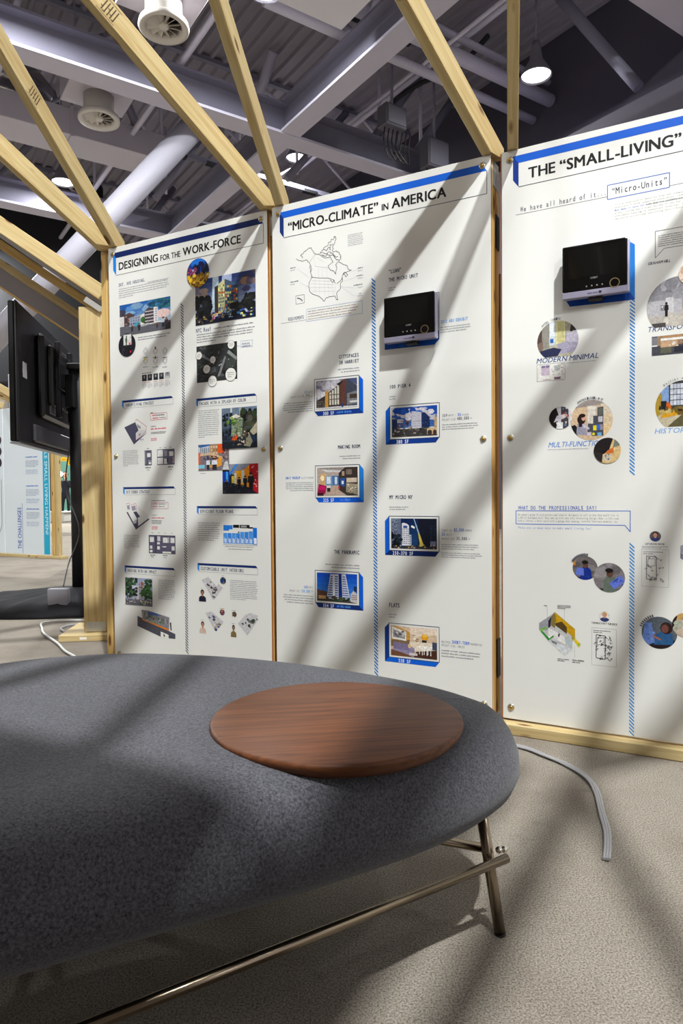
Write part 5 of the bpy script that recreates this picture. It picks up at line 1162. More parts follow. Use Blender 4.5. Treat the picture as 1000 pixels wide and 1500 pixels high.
# ================================================================== right board
f = uvfun(2); P = P2
uR = PW - 0.02
s_ur = None
# title runs on beyond the picture edge
title(f, P, [('THE', 774, 812.5, .43), ('\u201cSMALL-LIVING\u201d', 820, 997, .43)], (759.2, 238.8), (1190, 140), (759.2, 273.8), (4, 88, 200), (8, 50, 134))
s = Sheet(); word(f, P, 'We have all heard of it...', 761.6, 888, 310.8, 303.4, (92, 94, 108), sheet=s, bold=.008)
a = f(755.6, 315); b = f(889.5, 271.6); bx = f(980.2, 271.6)[0]; v0 = f(889.5, 292.4)[1]
s.line(a, (b[0], a[1]), .0014, (96, 96, 110)); s.lines([b, (bx, b[1]), (bx, v0), (b[0], v0)], .0022, (50, 96, 190), True)
word(f, P, '\u201cMicro-Units\u201d', 895, 976.6, 285.4, 276, (44, 50, 78), sheet=s, bold=.006)
s.line((bx, f(981, 272)[1]), (PW - .05, f(981, 272)[1]), .0013, (96, 96, 110)); s.build('intro_heading', P, INK)
TXT = ['It\u2019s a term used to describe tiny and cramped', 'associate it with congested urban areas, lack of', '', 'alike, living small might be one of the few', 'affordable housing in convenient locations. In', 'the world are already exercising this lifestyle.']
s = Sheet(); u0, v1 = f(900, 297.5); v0 = f(900, 323)[1]; lh = (v1 - v0) / 6; cw = (f(973, 297.5)[0] - u0) / 33.0
for i, tx in enumerate(TXT):
    if tx: s.text(tx, u0, v1 - lh * (i + .8), lh * .5, cw * len(tx), (112, 112, 122), mono=True, res=1)
s.text('But does it have to?', u0, v1 - lh * 2.8, lh * .56, cw * 20, (30, 96, 206), mono=True, bold=.006, res=1); s.greek(u0 + cw * 21, v1 - lh * 2.0, PW - .06, v1 - lh * 3.0, 1, (112, 112, 122), last=1)
s.build('body_text', P, INK)
s = Sheet(); q = [f(959.4, 339), f(959.4, 378), f(972.6, 363.7)]; vb = q[2][1]; s.lines([(PW - .05, q[0][1]), q[0], q[1], q[2], (PW - .05, vb)], .0016, (80, 80, 92)); a = f(963.5, 344); s.greek(a[0], a[1], PW - .06, vb + .006, 6, (90, 88, 90), last=.8)
word(f, P, 'GRAHAM HILL', 948.8, 981.4, 388.6, 384.6, (40, 44, 76), mono=False, bold=.016, slant=.12, sheet=s); s.build('speech_bubble', P, INK)
def arc_text(txt, cx, cy, ux, a0, a1, cap=.0075, col=(70, 70, 84)):
    s = Sheet(); s.k = 150; c = f(cx, cy); R = f(cx + ux, cy)[0] - c[0] + .003
    for i, ch in enumerate(txt):
        if ch == ' ': continue
        t = math.radians(a0 + (a1 - a0) * i / (len(txt) - 1)); s.text(ch, c[0] + R * math.cos(t), c[1] + R * math.sin(t), cap, cap * .6, col, align='c', rot=t - math.pi / 2, res=1)
    s.build('arc_text', P, INK)
def cpic(cx, cy, ux, cut=None, k=0):
    r, o = circle_outline(f, cx, cy, ux, 40, cut); p = Pic(*r, o); p.sh.k = k; return p
# transforming room
p = cpic(993.8, 447.6, 49, 476.4); p.rect(0, 0, 1, 1, (150, 148, 152)); p.poly([(0, .62), (1, .58), (1, 1), (0, 1)], (134, 132, 138)); p.scatter(.2, .66, .8, .95, 12, .1, [(150, 148, 154), (120, 118, 124)], True); p.rect(0, .36, .55, .62, (176, 174, 178)); p.rect(.3, .38, .42, .66, (196, 194, 196)); p.rect(.6, .4, 1, .66, (150, 150, 158)); p.rect(.64, .42, .9, .62, (226, 228, 232)); p.rect(.72, .42, .74, .62, (44, 44, 54)); p.poly([(0, .1), (1, .1), (1, .4), (.56, .36), (.1, .36), (0, .4)], (176, 170, 162)); p.scatter(.3, .22, .9, .38, 14, .07, [(206, 200, 190), (190, 182, 172)], True); p.rect(.0, .16, .3, .24, (70, 66, 66))
p.rect(.225, .47, .265, .54, (60, 44, 40)); p.rect(.235, .485, .255, .53, (226, 226, 230)); p.rect(.22, .45, .3, .46, (70, 50, 44)); p.person(.31, .34, .24, (14, 14, 20), (20, 18, 18), (60, 50, 46), (14, 14, 20)); p.build(P)
p = cpic(1011, 400, 18, None, 140); p.rect(0, 0, 1, 1, (200, 176, 160)); p.scatter(0, 0, 1, 1, 24, .14, [(226, 206, 190), (120, 70, 50), (190, 160, 140)], True); p.build(P)
word(f, P, 'TRANSFORMING', 947.6, 1034, 487, 479.4, (54, 70, 126), mono=False, bold=.004, slant=.24, name='style_name')
p = pic2(f, (954.3, 493.6), 1038, 521.8); p.rect(0, 0, 1, 1, (70, 70, 78)); p.rect(0, .55, .1, .95, (120, 120, 126)); p.rect(.0, .48, .1, .54, (226, 224, 222)); p.rect(.1, .5, .55, 1, (150, 122, 96)); p.rect(.16, .74, .56, .86, (226, 224, 220)); p.rect(.16, .4, .46, .72, (190, 156, 120)); p.scatter(.3, .42, .45, .6, 6, .05, [(226, 224, 222)]); p.rect(.2, .88, .55, .96, (176, 130, 86)); p.rect(.16, .1, .35, .4, (96, 96, 80)); p.rect(.4, .1, .7, .4, (40, 42, 52)); p.rect(.7, .2, 1, .9, (110, 112, 122)); p.build(P, 'floor_plan')
# modern minimal
p = cpic(816.4, 499.2, 30.6, 523.2); p.rect(0, 0, 1, 1, (176, 172, 150)); p.rect(0, .2, .14, .8, (84, 66, 62)); p.poly([(.12, .2), (.30, .24), (.30, 1), (.12, 1)], (150, 146, 136)); p.windows(.13, .2, .3, 1, 5, 1, [(120, 116, 110)], .3, 1); p.rect(.3, .4, .44, 1, (196, 206, 214)); p.rect(.31, .62, .43, .95, (220, 228, 236)); p.rect(.44, .42, .68, 1, (206, 200, 156)); p.rect(.5, .45, .66, .98, (190, 184, 130)); p.rect(.68, .5, 1, 1, (160, 156, 140)); p.poly([(.48, .42), (.56, .16), (1, .2), (1, .72), (.7, .66), (.7, .46)], (158, 152, 172)); p.poly([(.7, .46), (.98, .42), (.98, .7), (.72, .66)], (176, 170, 186)); p.poly([(.0, .1), (.5, .12), (.6, .28), (.4, .34), (.1, .28)], (40, 44, 76)); p.poly([(.02, .22), (.16, .34), (.14, .52), (0, .46)], (120, 100, 90)); p.scatter(.8, .72, .92, .82, 8, .06, [(44, 40, 46)], True); p.rect(.32, .46, .4, .56, (40, 96, 170)); p.build(P)
arc_text('HOTEL CABINS', 816.4, 499.2, 30.6, 132, 84)
word(f, P, 'MODERN MINIMAL', 785.4, 876, 532.8, 525.6, (40, 66, 126), mono=False, bold=.006, slant=.24, name='style_name')
para(f, P, (829, 530.6), (876, 533.2), 1, (140, 140, 150), last=1)
p = pic2(f, (786, 534.6), 827.4, 559.6); p.rect(0, 0, 1, 1, (120, 110, 116)); p.rect(.012, .02, .988, .98, (222, 220, 214)); p.rect(.16, .34, .46, .92, (190, 174, 190)); p.rect(.17, .78, .3, .9, (120, 110, 140)); p.rect(.32, .78, .45, .9, (120, 110, 140)); p.rect(.62, .56, .82, .88, (176, 180, 176)); p.rect(.85, .7, .94, .94, (130, 120, 130)); p.rect(.86, .74, .93, .9, (226, 224, 220)); p.rect(.2, .06, .5, .09, (110, 60, 90)); p.rect(.62, .06, .84, .2, (120, 90, 110)); p.scatter(.5, .3, .95, .6, 10, .04, [(150, 140, 150), (110, 100, 110)]); p.build(P, 'floor_plan')
# multi functional
p = cpic(866, 615.2, 31.4, 644.8, 20); p.rect(0, 0, 1, 1, (206, 178, 146)); p.poly([(0, .8), (1, .9), (1, 1), (0, 1)], (150, 140, 136)); p.grad(.72, .1, 1, .9, (226, 196, 150), (214, 200, 180), 3); p.rect(.4, .4, .62, .86, (196, 190, 176)); p.rect(.41, .42, .6, .84, (214, 208, 196)); p.poly([(.4, .2), (.52, .1), (.78, .1), (.78, .82), (.64, .8), (.64, .6), (.54, .6), (.54, .4), (.42, .42)], (74, 76, 84))
for (x0, y0, x1, y1, c2) in ((.54, .24, .62, .36, (230, 214, 20)), (.62, .24, .7, .38, (60, 100, 190)), (.7, .24, .77, .38, (150, 140, 150)), (.66, .44, .76, .58, (196, 190, 196)), (.4, .12, .5, .2, (200, 190, 206)), (.52, .12, .58, .18, (226, 214, 30)), (.64, .1, .74, .18, (110, 170, 214))): p.rect(x0, y0, x1, y1, c2)
p.poly([(.66, .6), (.77, .62), (.77, .8), (.66, .78)], (96, 98, 92)); p.poly([(0, .1), (.16, .1), (.2, .3), (.1, .4), (0, .36)], (24, 22, 26)); p.poly([(.14, .16), (.4, .12), (.36, .4), (.24, .5), (.16, .4)], (150, 148, 166)); p.poly([(.26, .46), (.46, .3), (.44, .26), (.3, .32)], (190, 186, 200)); p.disc(.26, .52, .1, .12, (40, 26, 24)); p.disc(.31, .56, .05, .07, (206, 160, 136)); p.disc(.28, .62, .08, .05, (36, 24, 22)); p.rect(.2, .34, .28, .5, (40, 26, 24)); p.scatter(.82, .4, .95, .75, 8, .03, [(190, 170, 140)]); p.build(P)
p = cpic(820.9, 612, 17, None, 90); p.rect(0, 0, 1, 1, (206, 204, 206)); p.poly([(0, .1), (.3, .0), (.42, .6), (.3, 1), (0, 1)], (30, 22, 24)); p.poly([(.52, 0), (.84, 0), (.84, 1), (.52, 1)], (62, 60, 68)); p.scatter(.54, .1, .8, .9, 20, .08, [(190, 180, 170), (110, 120, 150), (160, 60, 50), (60, 60, 70)]); p.poly([(.2, .3), (.72, .5), (.74, .66), (.34, .6)], (206, 202, 210)); p.poly([(.4, 0), (.6, 0), (.6, .3), (.3, .3)], (226, 226, 224)); p.disc(.74, .6, .06, .06, (200, 150, 130)); p.build(P)
word(f, P, 'MULTI-FUNCTIONAL', 802.8, 896.4, 655.6, 648.2, (62, 122, 204), mono=False, bold=.004, slant=.24, name='style_name')
para(f, P, (802, 657.6), (866, 660), 1, (150, 150, 158), last=1)
p = cpic(889.2, 660, 20.2, None, 120); p.rect(0, 0, 1, 1, (216, 186, 130)); p.poly([(0, .3), (.36, .36), (.56, .5), (.72, 1), (.2, 1), (0, .8)], (34, 28, 30)); p.poly([(0, 0), (.3, 0), (.34, .4), (0, .5)], (46, 40, 40)); p.poly([(.44, .36), (.74, .4), (.72, .62), (.5, .5)], (206, 110, 50)); p.rect(.34, .1, .64, .36, (206, 196, 176)); p.poly([(.7, .6), (.78, 1), (1, .8), (1, .7)], (120, 124, 110)); p.scatter(.4, .1, .64, .34, 6, .05, [(110, 104, 100)]); p.build(P)
arc_text('APARTMENT IN PARIS, 80 SF', 866, 615.2, 31.4, 126, 62)
# historic
p = cpic(1001, 594.7, 43, 624.2); p.rect(0, 0, 1, 1, (120, 106, 60)); p.rect(.1, .5, .24, .9, (130, 160, 206)); p.rect(.24, .5, 1, 1, (60, 60, 66)); p.windows(.26, .52, .5, .95, 4, 4, [(206, 210, 220), (186, 192, 206)], .86, .86); p.windows(.53, .52, .8, .95, 4, 4, [(206, 210, 220), (186, 192, 206)], .86, .86); p.rect(.0, .3, .12, .75, (170, 140, 50)); p.rect(.1, .4, .2, .62, (30, 32, 40)); p.poly([(.18, .42), (.3, .44), (.26, .58), (.2, .6)], (196, 96, 30)); p.poly([(0, .1), (.2, .1), (.56, .42), (.5, .46), (.2, .42), (0, .3)], (186, 176, 150)); p.poly([(.1, .28), (.44, .34), (.4, .44), (.14, .42)], (206, 150, 30)); p.poly([(.2, .1), (.5, .1), (.56, .42)], (90, 84, 56)); p.poly([(.5, .1), (1, .1), (1, .34), (.56, .36)], (220, 150, 30)); p.rect(.6, .36, .8, .44, (60, 30, 30)); p.disc(.62, .46, .08, .02, (226, 222, 216)); p.scatter(.05, .36, .5, .5, 16, .05, [(60, 50, 30), (190, 170, 110), (110, 90, 40)], True); p.build(P)
arc_text('FACTORY 63', 1001, 594.7, 43, 128, 88)
word(f, P, 'HISTORIC', 958.4, 1015, 635.4, 628.2, (116, 164, 220), mono=False, bold=.004, slant=.24, name='style_name')
stripe(f, P, (922.2, 441), (922, 697), 7.6, (38, 128, 204), pit=.0118, th=.46)
stripe(f, P, (921.6, 803), (920.6, 1078), 7.4, (50, 136, 206), pit=.0118, th=.46)
# what do the professionals say
s = Sheet(); word(f, P, 'WHAT DO THE PROFESSIONALS SAY?', 758.5, 874, 746.4, 741.2, (40, 84, 180), sheet=s, bold=.006)
a = f(755.5, 748); ux_ = f(922.8, 748)[0]; v0 = f(755.5, 767.5)[1]; ut = f(915, 748)[0]
s.lines([a, (ux_, a[1]), (ux_, v0 - .021), (ut, v0), (a[0], v0)], .0022, (46, 96, 196), True)
for i, tx in enumerate(('We asked a group of architecture and interior designers to tell us how they would live in', 'a 300 sf apartment unit! They came up with some very interesting design ideas: a loft room', 'with a library, a hotel patio with a garage door opening, colorful furniture modules, etc.')):
    u0 = f(758.5, 755)[0]; u1 = f(905.6, 755)[0]; s.text(tx, u0, f(758.5, 755.3 + 4.4 * i)[1], .0072, u1 - u0, (76, 70, 68), mono=True, res=1)
u0 = f(758.5, 774)[0]; s.text('There are so many ways to make small living fun!', u0, f(758.5, 774.2)[1], .0075, f(866, 774)[0] - u0, (60, 110, 200), mono=True, res=1)
s.build('question_box', P, INK)
def talker(cx, cy, ux, shirt, paper, k, wallc=(106, 100, 100), hair=(24, 20, 20), skin=(90, 62, 52)):
    p = cpic(cx, cy, ux, None, k); p.rect(0, 0, 1, 1, wallc); p.scatter(0, .4, 1, 1, 10, .16, [[v + 10 for v in wallc], [v - 8 for v in wallc]], True); p.rect(0, 0, 1, .12, (28, 26, 34))
    p.poly([(.3, .0), (.78, .0), (.74, .42), (.62, .54), (.42, .54), (.32, .4)], shirt); p.disc(.52, .64, .11, .14, skin); p.disc(.5, .74, .13, .08, hair); p.poly(paper, (96, 116, 206)); return p
p = talker(856.6, 832, 18.6, (20, 44, 130), [(.12, .2), (.46, .18), (.44, .48), (.18, .52)], 0); p.rect(0, .6, .12, .9, (196, 130, 60)); p.scatter(.4, .06, .9, .14, 6, .06, [(60, 80, 160)]); p.build(P)
p = talker(892, 846, 23.2, (96, 108, 96), [(.5, .3), (.86, .6), (1, .4), (.66, .1)], 60, (120, 114, 116)); p.poly([(.6, .36), (.78, .5), (.8, .46), (.62, .32)], (40, 60, 140)); p.scatter(.62, .22, .9, .42, 8, .05, [(50, 70, 160), (70, 90, 190)]); p.build(P)
arc_text('||||||||||||', 856.6, 832, 18.6, 150, 80, .006)
# drawn house
c = C(770, 780, 6.25); s = Sheet()
for pts, col in (([(120, 830), (265, 728), (450, 885), (450, 975), (425, 1000), (425, 1080), (355, 1130), (200, 990), (120, 890)], (190, 190, 190)), ([(265, 728), (450, 885), (450, 975), (230, 790)], (196, 152, 20)), ([(265, 728), (230, 770), (230, 850), (265, 880), (275, 800)], (130, 110, 60)), ([(270, 830), (330, 815), (375, 870), (375, 930), (270, 850)], (84, 64, 30)), ([(120, 830), (230, 760), (230, 860), (185, 900), (120, 890)], (150, 150, 156)), ([(205, 810), (232, 770), (225, 860), (205, 875)], (36, 36, 46)), ([(205, 870), (360, 960), (360, 1030), (250, 960), (205, 985)], (224, 222, 218)), ([(300, 920), (312, 930), (304, 960), (294, 950)], (16, 16, 18)), ([(355, 950), (425, 1000), (420, 1050), (360, 1020)], (176, 190, 192)), ([(205, 985), (360, 1040), (425, 1080), (355, 1130)], (206, 210, 212)), ([(128, 890), (185, 860), (190, 875), (140, 908)], (110, 176, 60)), ([(135, 905), (150, 900), (215, 970), (250, 940), (256, 955), (205, 988)], (40, 140, 40)), ([(430, 975), (450, 968), (500, 1020), (495, 1045), (480, 1048)], (226, 190, 30)), ([(470, 1020), (490, 1018), (492, 1036), (474, 1036)], (110, 190, 40)), ([(415, 960), (440, 945), (446, 975), (425, 985)], (150, 156, 60)), ([(235, 985), (285, 1010), (280, 1028), (235, 1005)], (120, 120, 130))): quad(s, c, pts, col)
s.lines([c(*q) for q in ((195, 680), (195, 790))], .0008, (150, 150, 156)); s.lines([c(*q) for q in ((352, 705), (352, 810))], .0008, (150, 150, 156)); s.lines([c(*q) for q in ((445, 1040), (445, 1150))], .0008, (150, 150, 156))
for (x, y, x1, y1, n) in ((165, 662, 215, 676, 1), (288, 660, 418, 700, 3), (290, 1148, 402, 1178, 2), (425, 1158, 545, 1194, 2)): a = c(x, y); s.greek(a[0], a[1], c(x1, y)[0], c(x, y1)[1], n, (80, 80, 86), dens=.6, last=.6)
s.build('unit_drawing', P, PHOTO)
def portrait(cx, cy, ux, hair, bg):
    p = cpic(cx, cy, ux); p.rect(0, 0, 1, 1, bg); p.bust(.5, -.1, .9, 1.05, (50, 60, 110), (196, 140, 116), hair); p.build(P, 'portrait_print')
def sketch(tl, trx, bly, n, col=(50, 46, 60)):
    s = Sheet(); u0, v1 = f(*tl); u1 = f(trx, tl[1])[0]; v0 = f(tl[0], bly)[1]; W, H = u1 - u0, v1 - v0
    s.lines([(u0, v0), (u1, v0), (u1, v1), (u0, v1)], .001, (170, 170, 172), True); s.greek(u0 + W * .06, v1 - H * .04, u0 + W * .8, v1 - H * .14, 2, (70, 66, 76))
    x = lambda a, b: (u0 + W * a, v0 + H * b)
    s.lines([x(.18, .2), x(.18, .82), x(.55, .8), x(.55, .18)], .0022, col, True); s.lines([x(.22, .55), x(.5, .56), x(.5, .75), x(.24, .74)], .0014, col, True)
    for k in range(n):
        a = random.uniform(.12, .85); b = random.uniform(.12, .82); s.lines([x(a, b)] + [x(a + random.uniform(-.07, .1), b + random.uniform(-.05, .05)) for _ in range(3)], .0014, col)
    s.build('sketch_print', P, INK)
portrait(885.2, 903.2, 8.2, (190, 150, 90), (216, 210, 204)); word(f, P, 'TAMARA\u2019S HOT TUB DECK', 866, 904, 913.4, 910.6, (30, 28, 32), mono=False, bold=.014)
sketch((866.5, 919.2), 902.6, 973.6, 34)
portrait(959.4, 785.7, 8.4, (30, 24, 26), (90, 84, 88)); word(f, P, 'LIZ\u2019S BOOK NOOK', 944.8, 973.2, 797.8, 795.2, (20, 20, 24), mono=False, bold=.014); para(f, P, (940, 799), (979, 803), 2, (90, 90, 96), last=.8)
sketch((939.6, 804.4), 979.2, 858.6, 22, (110, 108, 116))
s = Sheet(); c = C(900, 760, 6.82)
for pts, col in (([(655, 270), (760, 230), (820, 330), (700, 420), (655, 395)], (150, 150, 158)), ([(655, 340), (700, 370), (700, 420), (655, 395)], (110, 112, 124)), ([(700, 300), (790, 270), (800, 330), (700, 380)], (206, 206, 208))): quad(s, c, pts, col)
s.build('unit_drawing', P, PHOTO)
p = cpic(965.2, 927, 26.4); p.rect(0, 0, 1, 1, (84, 92, 100)); p.poly([(0, 0), (1, 0), (1, .3), (0, .3)], (36, 26, 28)); p.poly([(.34, .12), (.9, .16), (.86, .5), (.6, .56), (.4, .44)], (40, 84, 130)); p.disc(.7, .66, .17, .19, (46, 28, 28)); p.disc(.66, .64, .1, .13, (110, 66, 56)); p.poly([(.02, .3), (.1, .8), (.28, .8), (.38, .2), (.2, .1)], (96, 124, 190)); p.poly([(.3, .42), (.56, .32), (.54, .26), (.32, .36)], (150, 96, 80)); p.scatter(.06, .2, .32, .76, 10, .07, [(84, 110, 176), (110, 136, 200)]); p.build(P)
arc_text('||||||||', 965.2, 927, 26.4, 160, 110, .006)
p = cpic(1004, 916, 20.4, None, 60); p.rect(0, 0, 1, 1, (190, 172, 156)); p.rect(0, .7, 1, 1, (190, 150, 90)); p.poly([(0, .3), (.1, .5), (.2, .85), (0, .9)], (40, 26, 26)); p.scatter(.1, .2, 1, .7, 24, .12, [(206, 194, 186), (170, 166, 150), (150, 160, 140)], True); p.build(P)
s = Sheet(); s.poly([f(920.4, 352.6), f(929.7, 358.2), f(929.7, 438.7), f(920.4, 429.6)], (16, 118, 200)); s.poly([f(825.4, 436), f(834.5, 449.4), f(929.7, 438.8), f(920.4, 424)], (4, 66, 160)); s.build('picture_box_print', P, INK)

# ------------------------------------------------------------------ small digital displays hung on the boards
SILV = mat('display_silver', (176, 172, 196), 0.32, 0.6); SCREEN = mat('display_screen', (14, 14, 13), 0.06, spec=0.6)
def display(i, label, tl, tr, bl, sbl, dial, dr, brand, xs, yb):
    f = uvfun(i); off = 0.046; x, y, yaw = PANELS[i]
    g = lambda px, py: f(px, py, off)
    u0, v1 = g(*tl); u1 = g(*tr)[0]; v0 = g(*bl)[1]; vs = g(*sbl)[1]
    # square the front: same height across
    t = empty('digital_display', (x, y, PZ), yaw); tag(t, label, 'display', 'small digital displays on the boards')
    box('case', u0 + .002, u1 + .006, -off + .004, -.020, vs, v1 - .002, SILV, t, 0.004, 2)
    box('front_panel', u0, u1, -off, -off + .006, v0, v1, GLOSS, t, 0.004, 2)
    W, H = u1 - u0, v1 - v0
    box('screen', u0 + W * .10, u0 + W * .885, -off - .0006, -off, v0 + H * .28, v0 + H * .90, SCREEN, t)
    box('silver_strip', u0, u1 + .004, -off - .0005, -off + .012, vs, v0 - .0005, SILV, t, 0.002)
    box('wall_mount', u0 + W * .3, u0 + W * .72, -.022, -.0005, vs + .02, v1 - .03, BLACK, t, 0.003)
    box('mount_lip', u0 + W * .40, u0 + W * .62, -.034, -.0005, vs - .010, vs + .01, BLACK, t, 0.002)
    dx, dz = g(*dial); b = bmesh.new(); n = 28
    for k in range(n):
        a0 = 2 * math.pi * k / n; a1 = 2 * math.pi * (k + 1) / n
        q = [b.verts.new((dx + rr * math.cos(a), -off - .0016, dz + rr * math.sin(a))) for a, rr in ((a0, dr), (a1, dr), (a1, dr * .82), (a0, dr * .82))]
        b.faces.new(q)
    bmesh.ops.remove_doubles(b, verts=b.verts, dist=1e-6)
    r = bmesh.ops.extrude_face_region(b, geom=list(b.faces)); bmesh.ops.translate(b, verts=[v for v in r['geom'] if isinstance(v, bmesh.types.BMVert)], vec=(0, .0015, 0)); bmesh.ops.recalc_face_normals(b, faces=b.faces)
    dl = bm_obj('dial_ring', b, mat('dial_metal', (190, 170, 130), 0.25, 0.9), t)
    for xx in xs:
        bu, bv = g(xx, yb); bv = dz + (0.0 if True else 0)
        lathe('button', [(0, 0), (.0026, 0), (.0026, .0012), (0, .0016)], mat('button_grey', (130, 122, 116), 0.4), t, 12, Matrix.Translation((bu, -off - .0002, dz)) @ Matrix.Rotation(math.pi / 2, 4, 'X'))
    s = Sheet(); s.text(brand, (u0 + u1) / 2, v0 + H * .225, .0055, .022, (140, 136, 132), bold=.012, align='c')
    a = u0 + W * .40; s.greek(a, v0 - (v0 - vs) * .3, a + W * .16, v0 - (v0 - vs) * .75, 1, (70, 66, 90), last=1); s.rect(a + W * .17, v0 - (v0 - vs) * .7, a + W * .215, v0 - (v0 - vs) * .35, (44, 42, 56))
    s.v = [(q[0], q[1] - off - .001, q[2]) for q in s.v]; s.build('brand_print', t, INK)
    tube('power_lead', catmull([(u0 + W * .55, -.012, vs + .03), (u0 + W * .56, -.008, vs + .005), (u0 + W * .5, -.004, vs + .02)], k=4), .002, BLACK, t, 6)
display(1, 'small black digital display with silver strip on the middle poster panel', (561.9, 437.1), (635.7, 425.1), (564, 494.8), (564.7, 503.2), (621.7, 482.2), .0155, 'COBY', (590, 596, 602, 608), 483)
display(2, 'larger looking black digital display with silver strip on the right poster panel', (823.3, 363.1), (918.5, 348.7), (824, 429.6), (824.7, 439.4), (899.9, 413.9), .0155, 'COBY', (858.6, 866.3, 874, 881.7), 415)

# ------------------------------------------------------------------ far booth boards, hall behind
def far_board(x0, x1, label):
    t = empty('poster_panel', fb.location, -0.49); tag(t, label, 'poster panel', 'poster panels of the far booth')
    box('white_face', x0, x1, -0.045, -0.03, 0.05, 2.10, TEALW, t, 0.002); return t
B1 = far_board(-0.93, 0.0, 'distant white panel with a teal strip down its right edge')
B2 = far_board(-1.90, -0.95, 'distant white panel at the left picture edge with a curved line')
s = Sheet(); s.rect(-.12, .06, -.002, 2.09, (40, 164, 196)); s.text('AFFORDABLE SMALL LIVING HAPPEN?', -.085, 1.95, .055, 1.62, (190, 226, 236), bold=.012, rot=-math.pi / 2)
s.text('THE CHALLENGES', -.585, .12, .075, .58, (36, 84, 170), bold=.008, rot=math.pi / 2); s.line((-.56, .06), (-.56, .76), .008, (90, 116, 176))
for k, vv in enumerate((1.80, 1.42, 1.02, .70)):
    s.greek(-.47, vv, -.2, vv - .035, 1, (50, 96, 180), last=.95); s.greek(-.47, vv - .06, -.2, vv - .16, 5, (120, 136, 160), last=.8); s.greek(-.47, vv - .19, -.2, vv - .26, 3, (140, 156, 186), last=.9)
s.v = [(q[0], q[1] - .046, q[2]) for q in s.v]; s.build('poster_print', B1, INK)
s = Sheet()
for k, vv in enumerate((1.66, 1.50, 1.34)): s.poly([(-1.05 + .07 * math.cos(2 * math.pi * i / 20), vv + .07 * math.sin(2 * math.pi * i / 20)) for i in range(20)], (52, 44, 52))
for vv in (2.0, 1.2, .98, .75, .48, .3): s.greek(-1.4, vv, -1.02, vv - .03, 1, (60, 110, 190), last=.9)
s.lines([(-1.5, .28)] + [(-1.2 + .2 * math.sin(t * .16), .5 - .22 * math.cos(t * .16)) for t in range(11)] + [(-1.0, 1.1)], .012, (130, 140, 150))
s.v = [(q[0], q[1] - .046, q[2]) for q in s.v]; s.build('poster_print', B2, INK)
# hall things far behind
def far_box(name, label, cat, px0, py0, px1, py1, Y, depth, mt, lift=None):
    a = atY(px0, py0, Y); b = atY(px1, py1, Y)
    t = empty(name, (a.x, Y, 0 if lift is None else lift)); tag(t, label, cat)
    return t, a, b
GREEN = mat('booth_green', (96, 146, 128), 0.7, var=0.05, vscale=1)
t, a, b = far_box('number_wall', 'far green booth wall with a big yellow number, behind the television stand', 'booth wall', 84, 652, 150, 748, 30, .3, GREEN)
box('wall_panel', 0, b.x - a.x, 0, 0.25, 0, a.z, GREEN, t, 0.01); box('skirting', -.05, b.x - a.x + .05, -.05, .3, 0, 0.25, mat('skirting_white', (200, 200, 196), .6), t, 0.01)
s = Sheet(); cap = .0165 * 30 * 1.1; q = atY(88, 681, 30); s.text('40', q.x - a.x, q.z, cap, 1.25, (226, 170, 24), bold=.02); s.build('number_print', t, INK)
t = empty('red_banner', atY(104, 612, 28) * 1.0); tag(t, 'far orange-red banner beside the stand pole', 'banner')
box('cloth', 0, .7, 0, .03, -.4, .6, mat('banner_red', (190, 84, 60), .8), t); rod('pole', (0.35, 0.05, -t.location.z), (0.35, 0.05, .7), .03, GREY_D, t, 8)
t = empty('kerb_block', (-11.6, 22.6, 0)); tag(t, 'low white block on the far floor in front of the standing person', 'block')
box('slab', 0, 2.4, 0, 0.7, 0, .32, mat('kerb_white', (214, 212, 204), .6), t, 0.03); box('top_sheet', -.03, 2.43, -.03, .73, .32, .36, mat('kerb_top', (226, 224, 216), .6), t, 0.01)
# plain booths that close the view under the beams on the left
t = empty('plain_booth', atY(-30, 600, 17)); t.location.z = 0; tag(t, 'far plain beige booth walls beneath the sloping column', 'booth wall')
BEIGE = mat('booth_beige', (176, 168, 156), .8, var=.04, vscale=1)
box('wall_panel', 0, .62, 0, .2, 0, 3.4, BEIGE, t, .01); box('side_panel', .62, .72, -.6, .2, 0, 3.0, mat('booth_brown', (110, 92, 76), .8), t, .01); box('wall_panel', .72, 1.15, 0, .2, 0, 3.9, mat('booth_grey', (190, 192, 198), .8), t, .01)

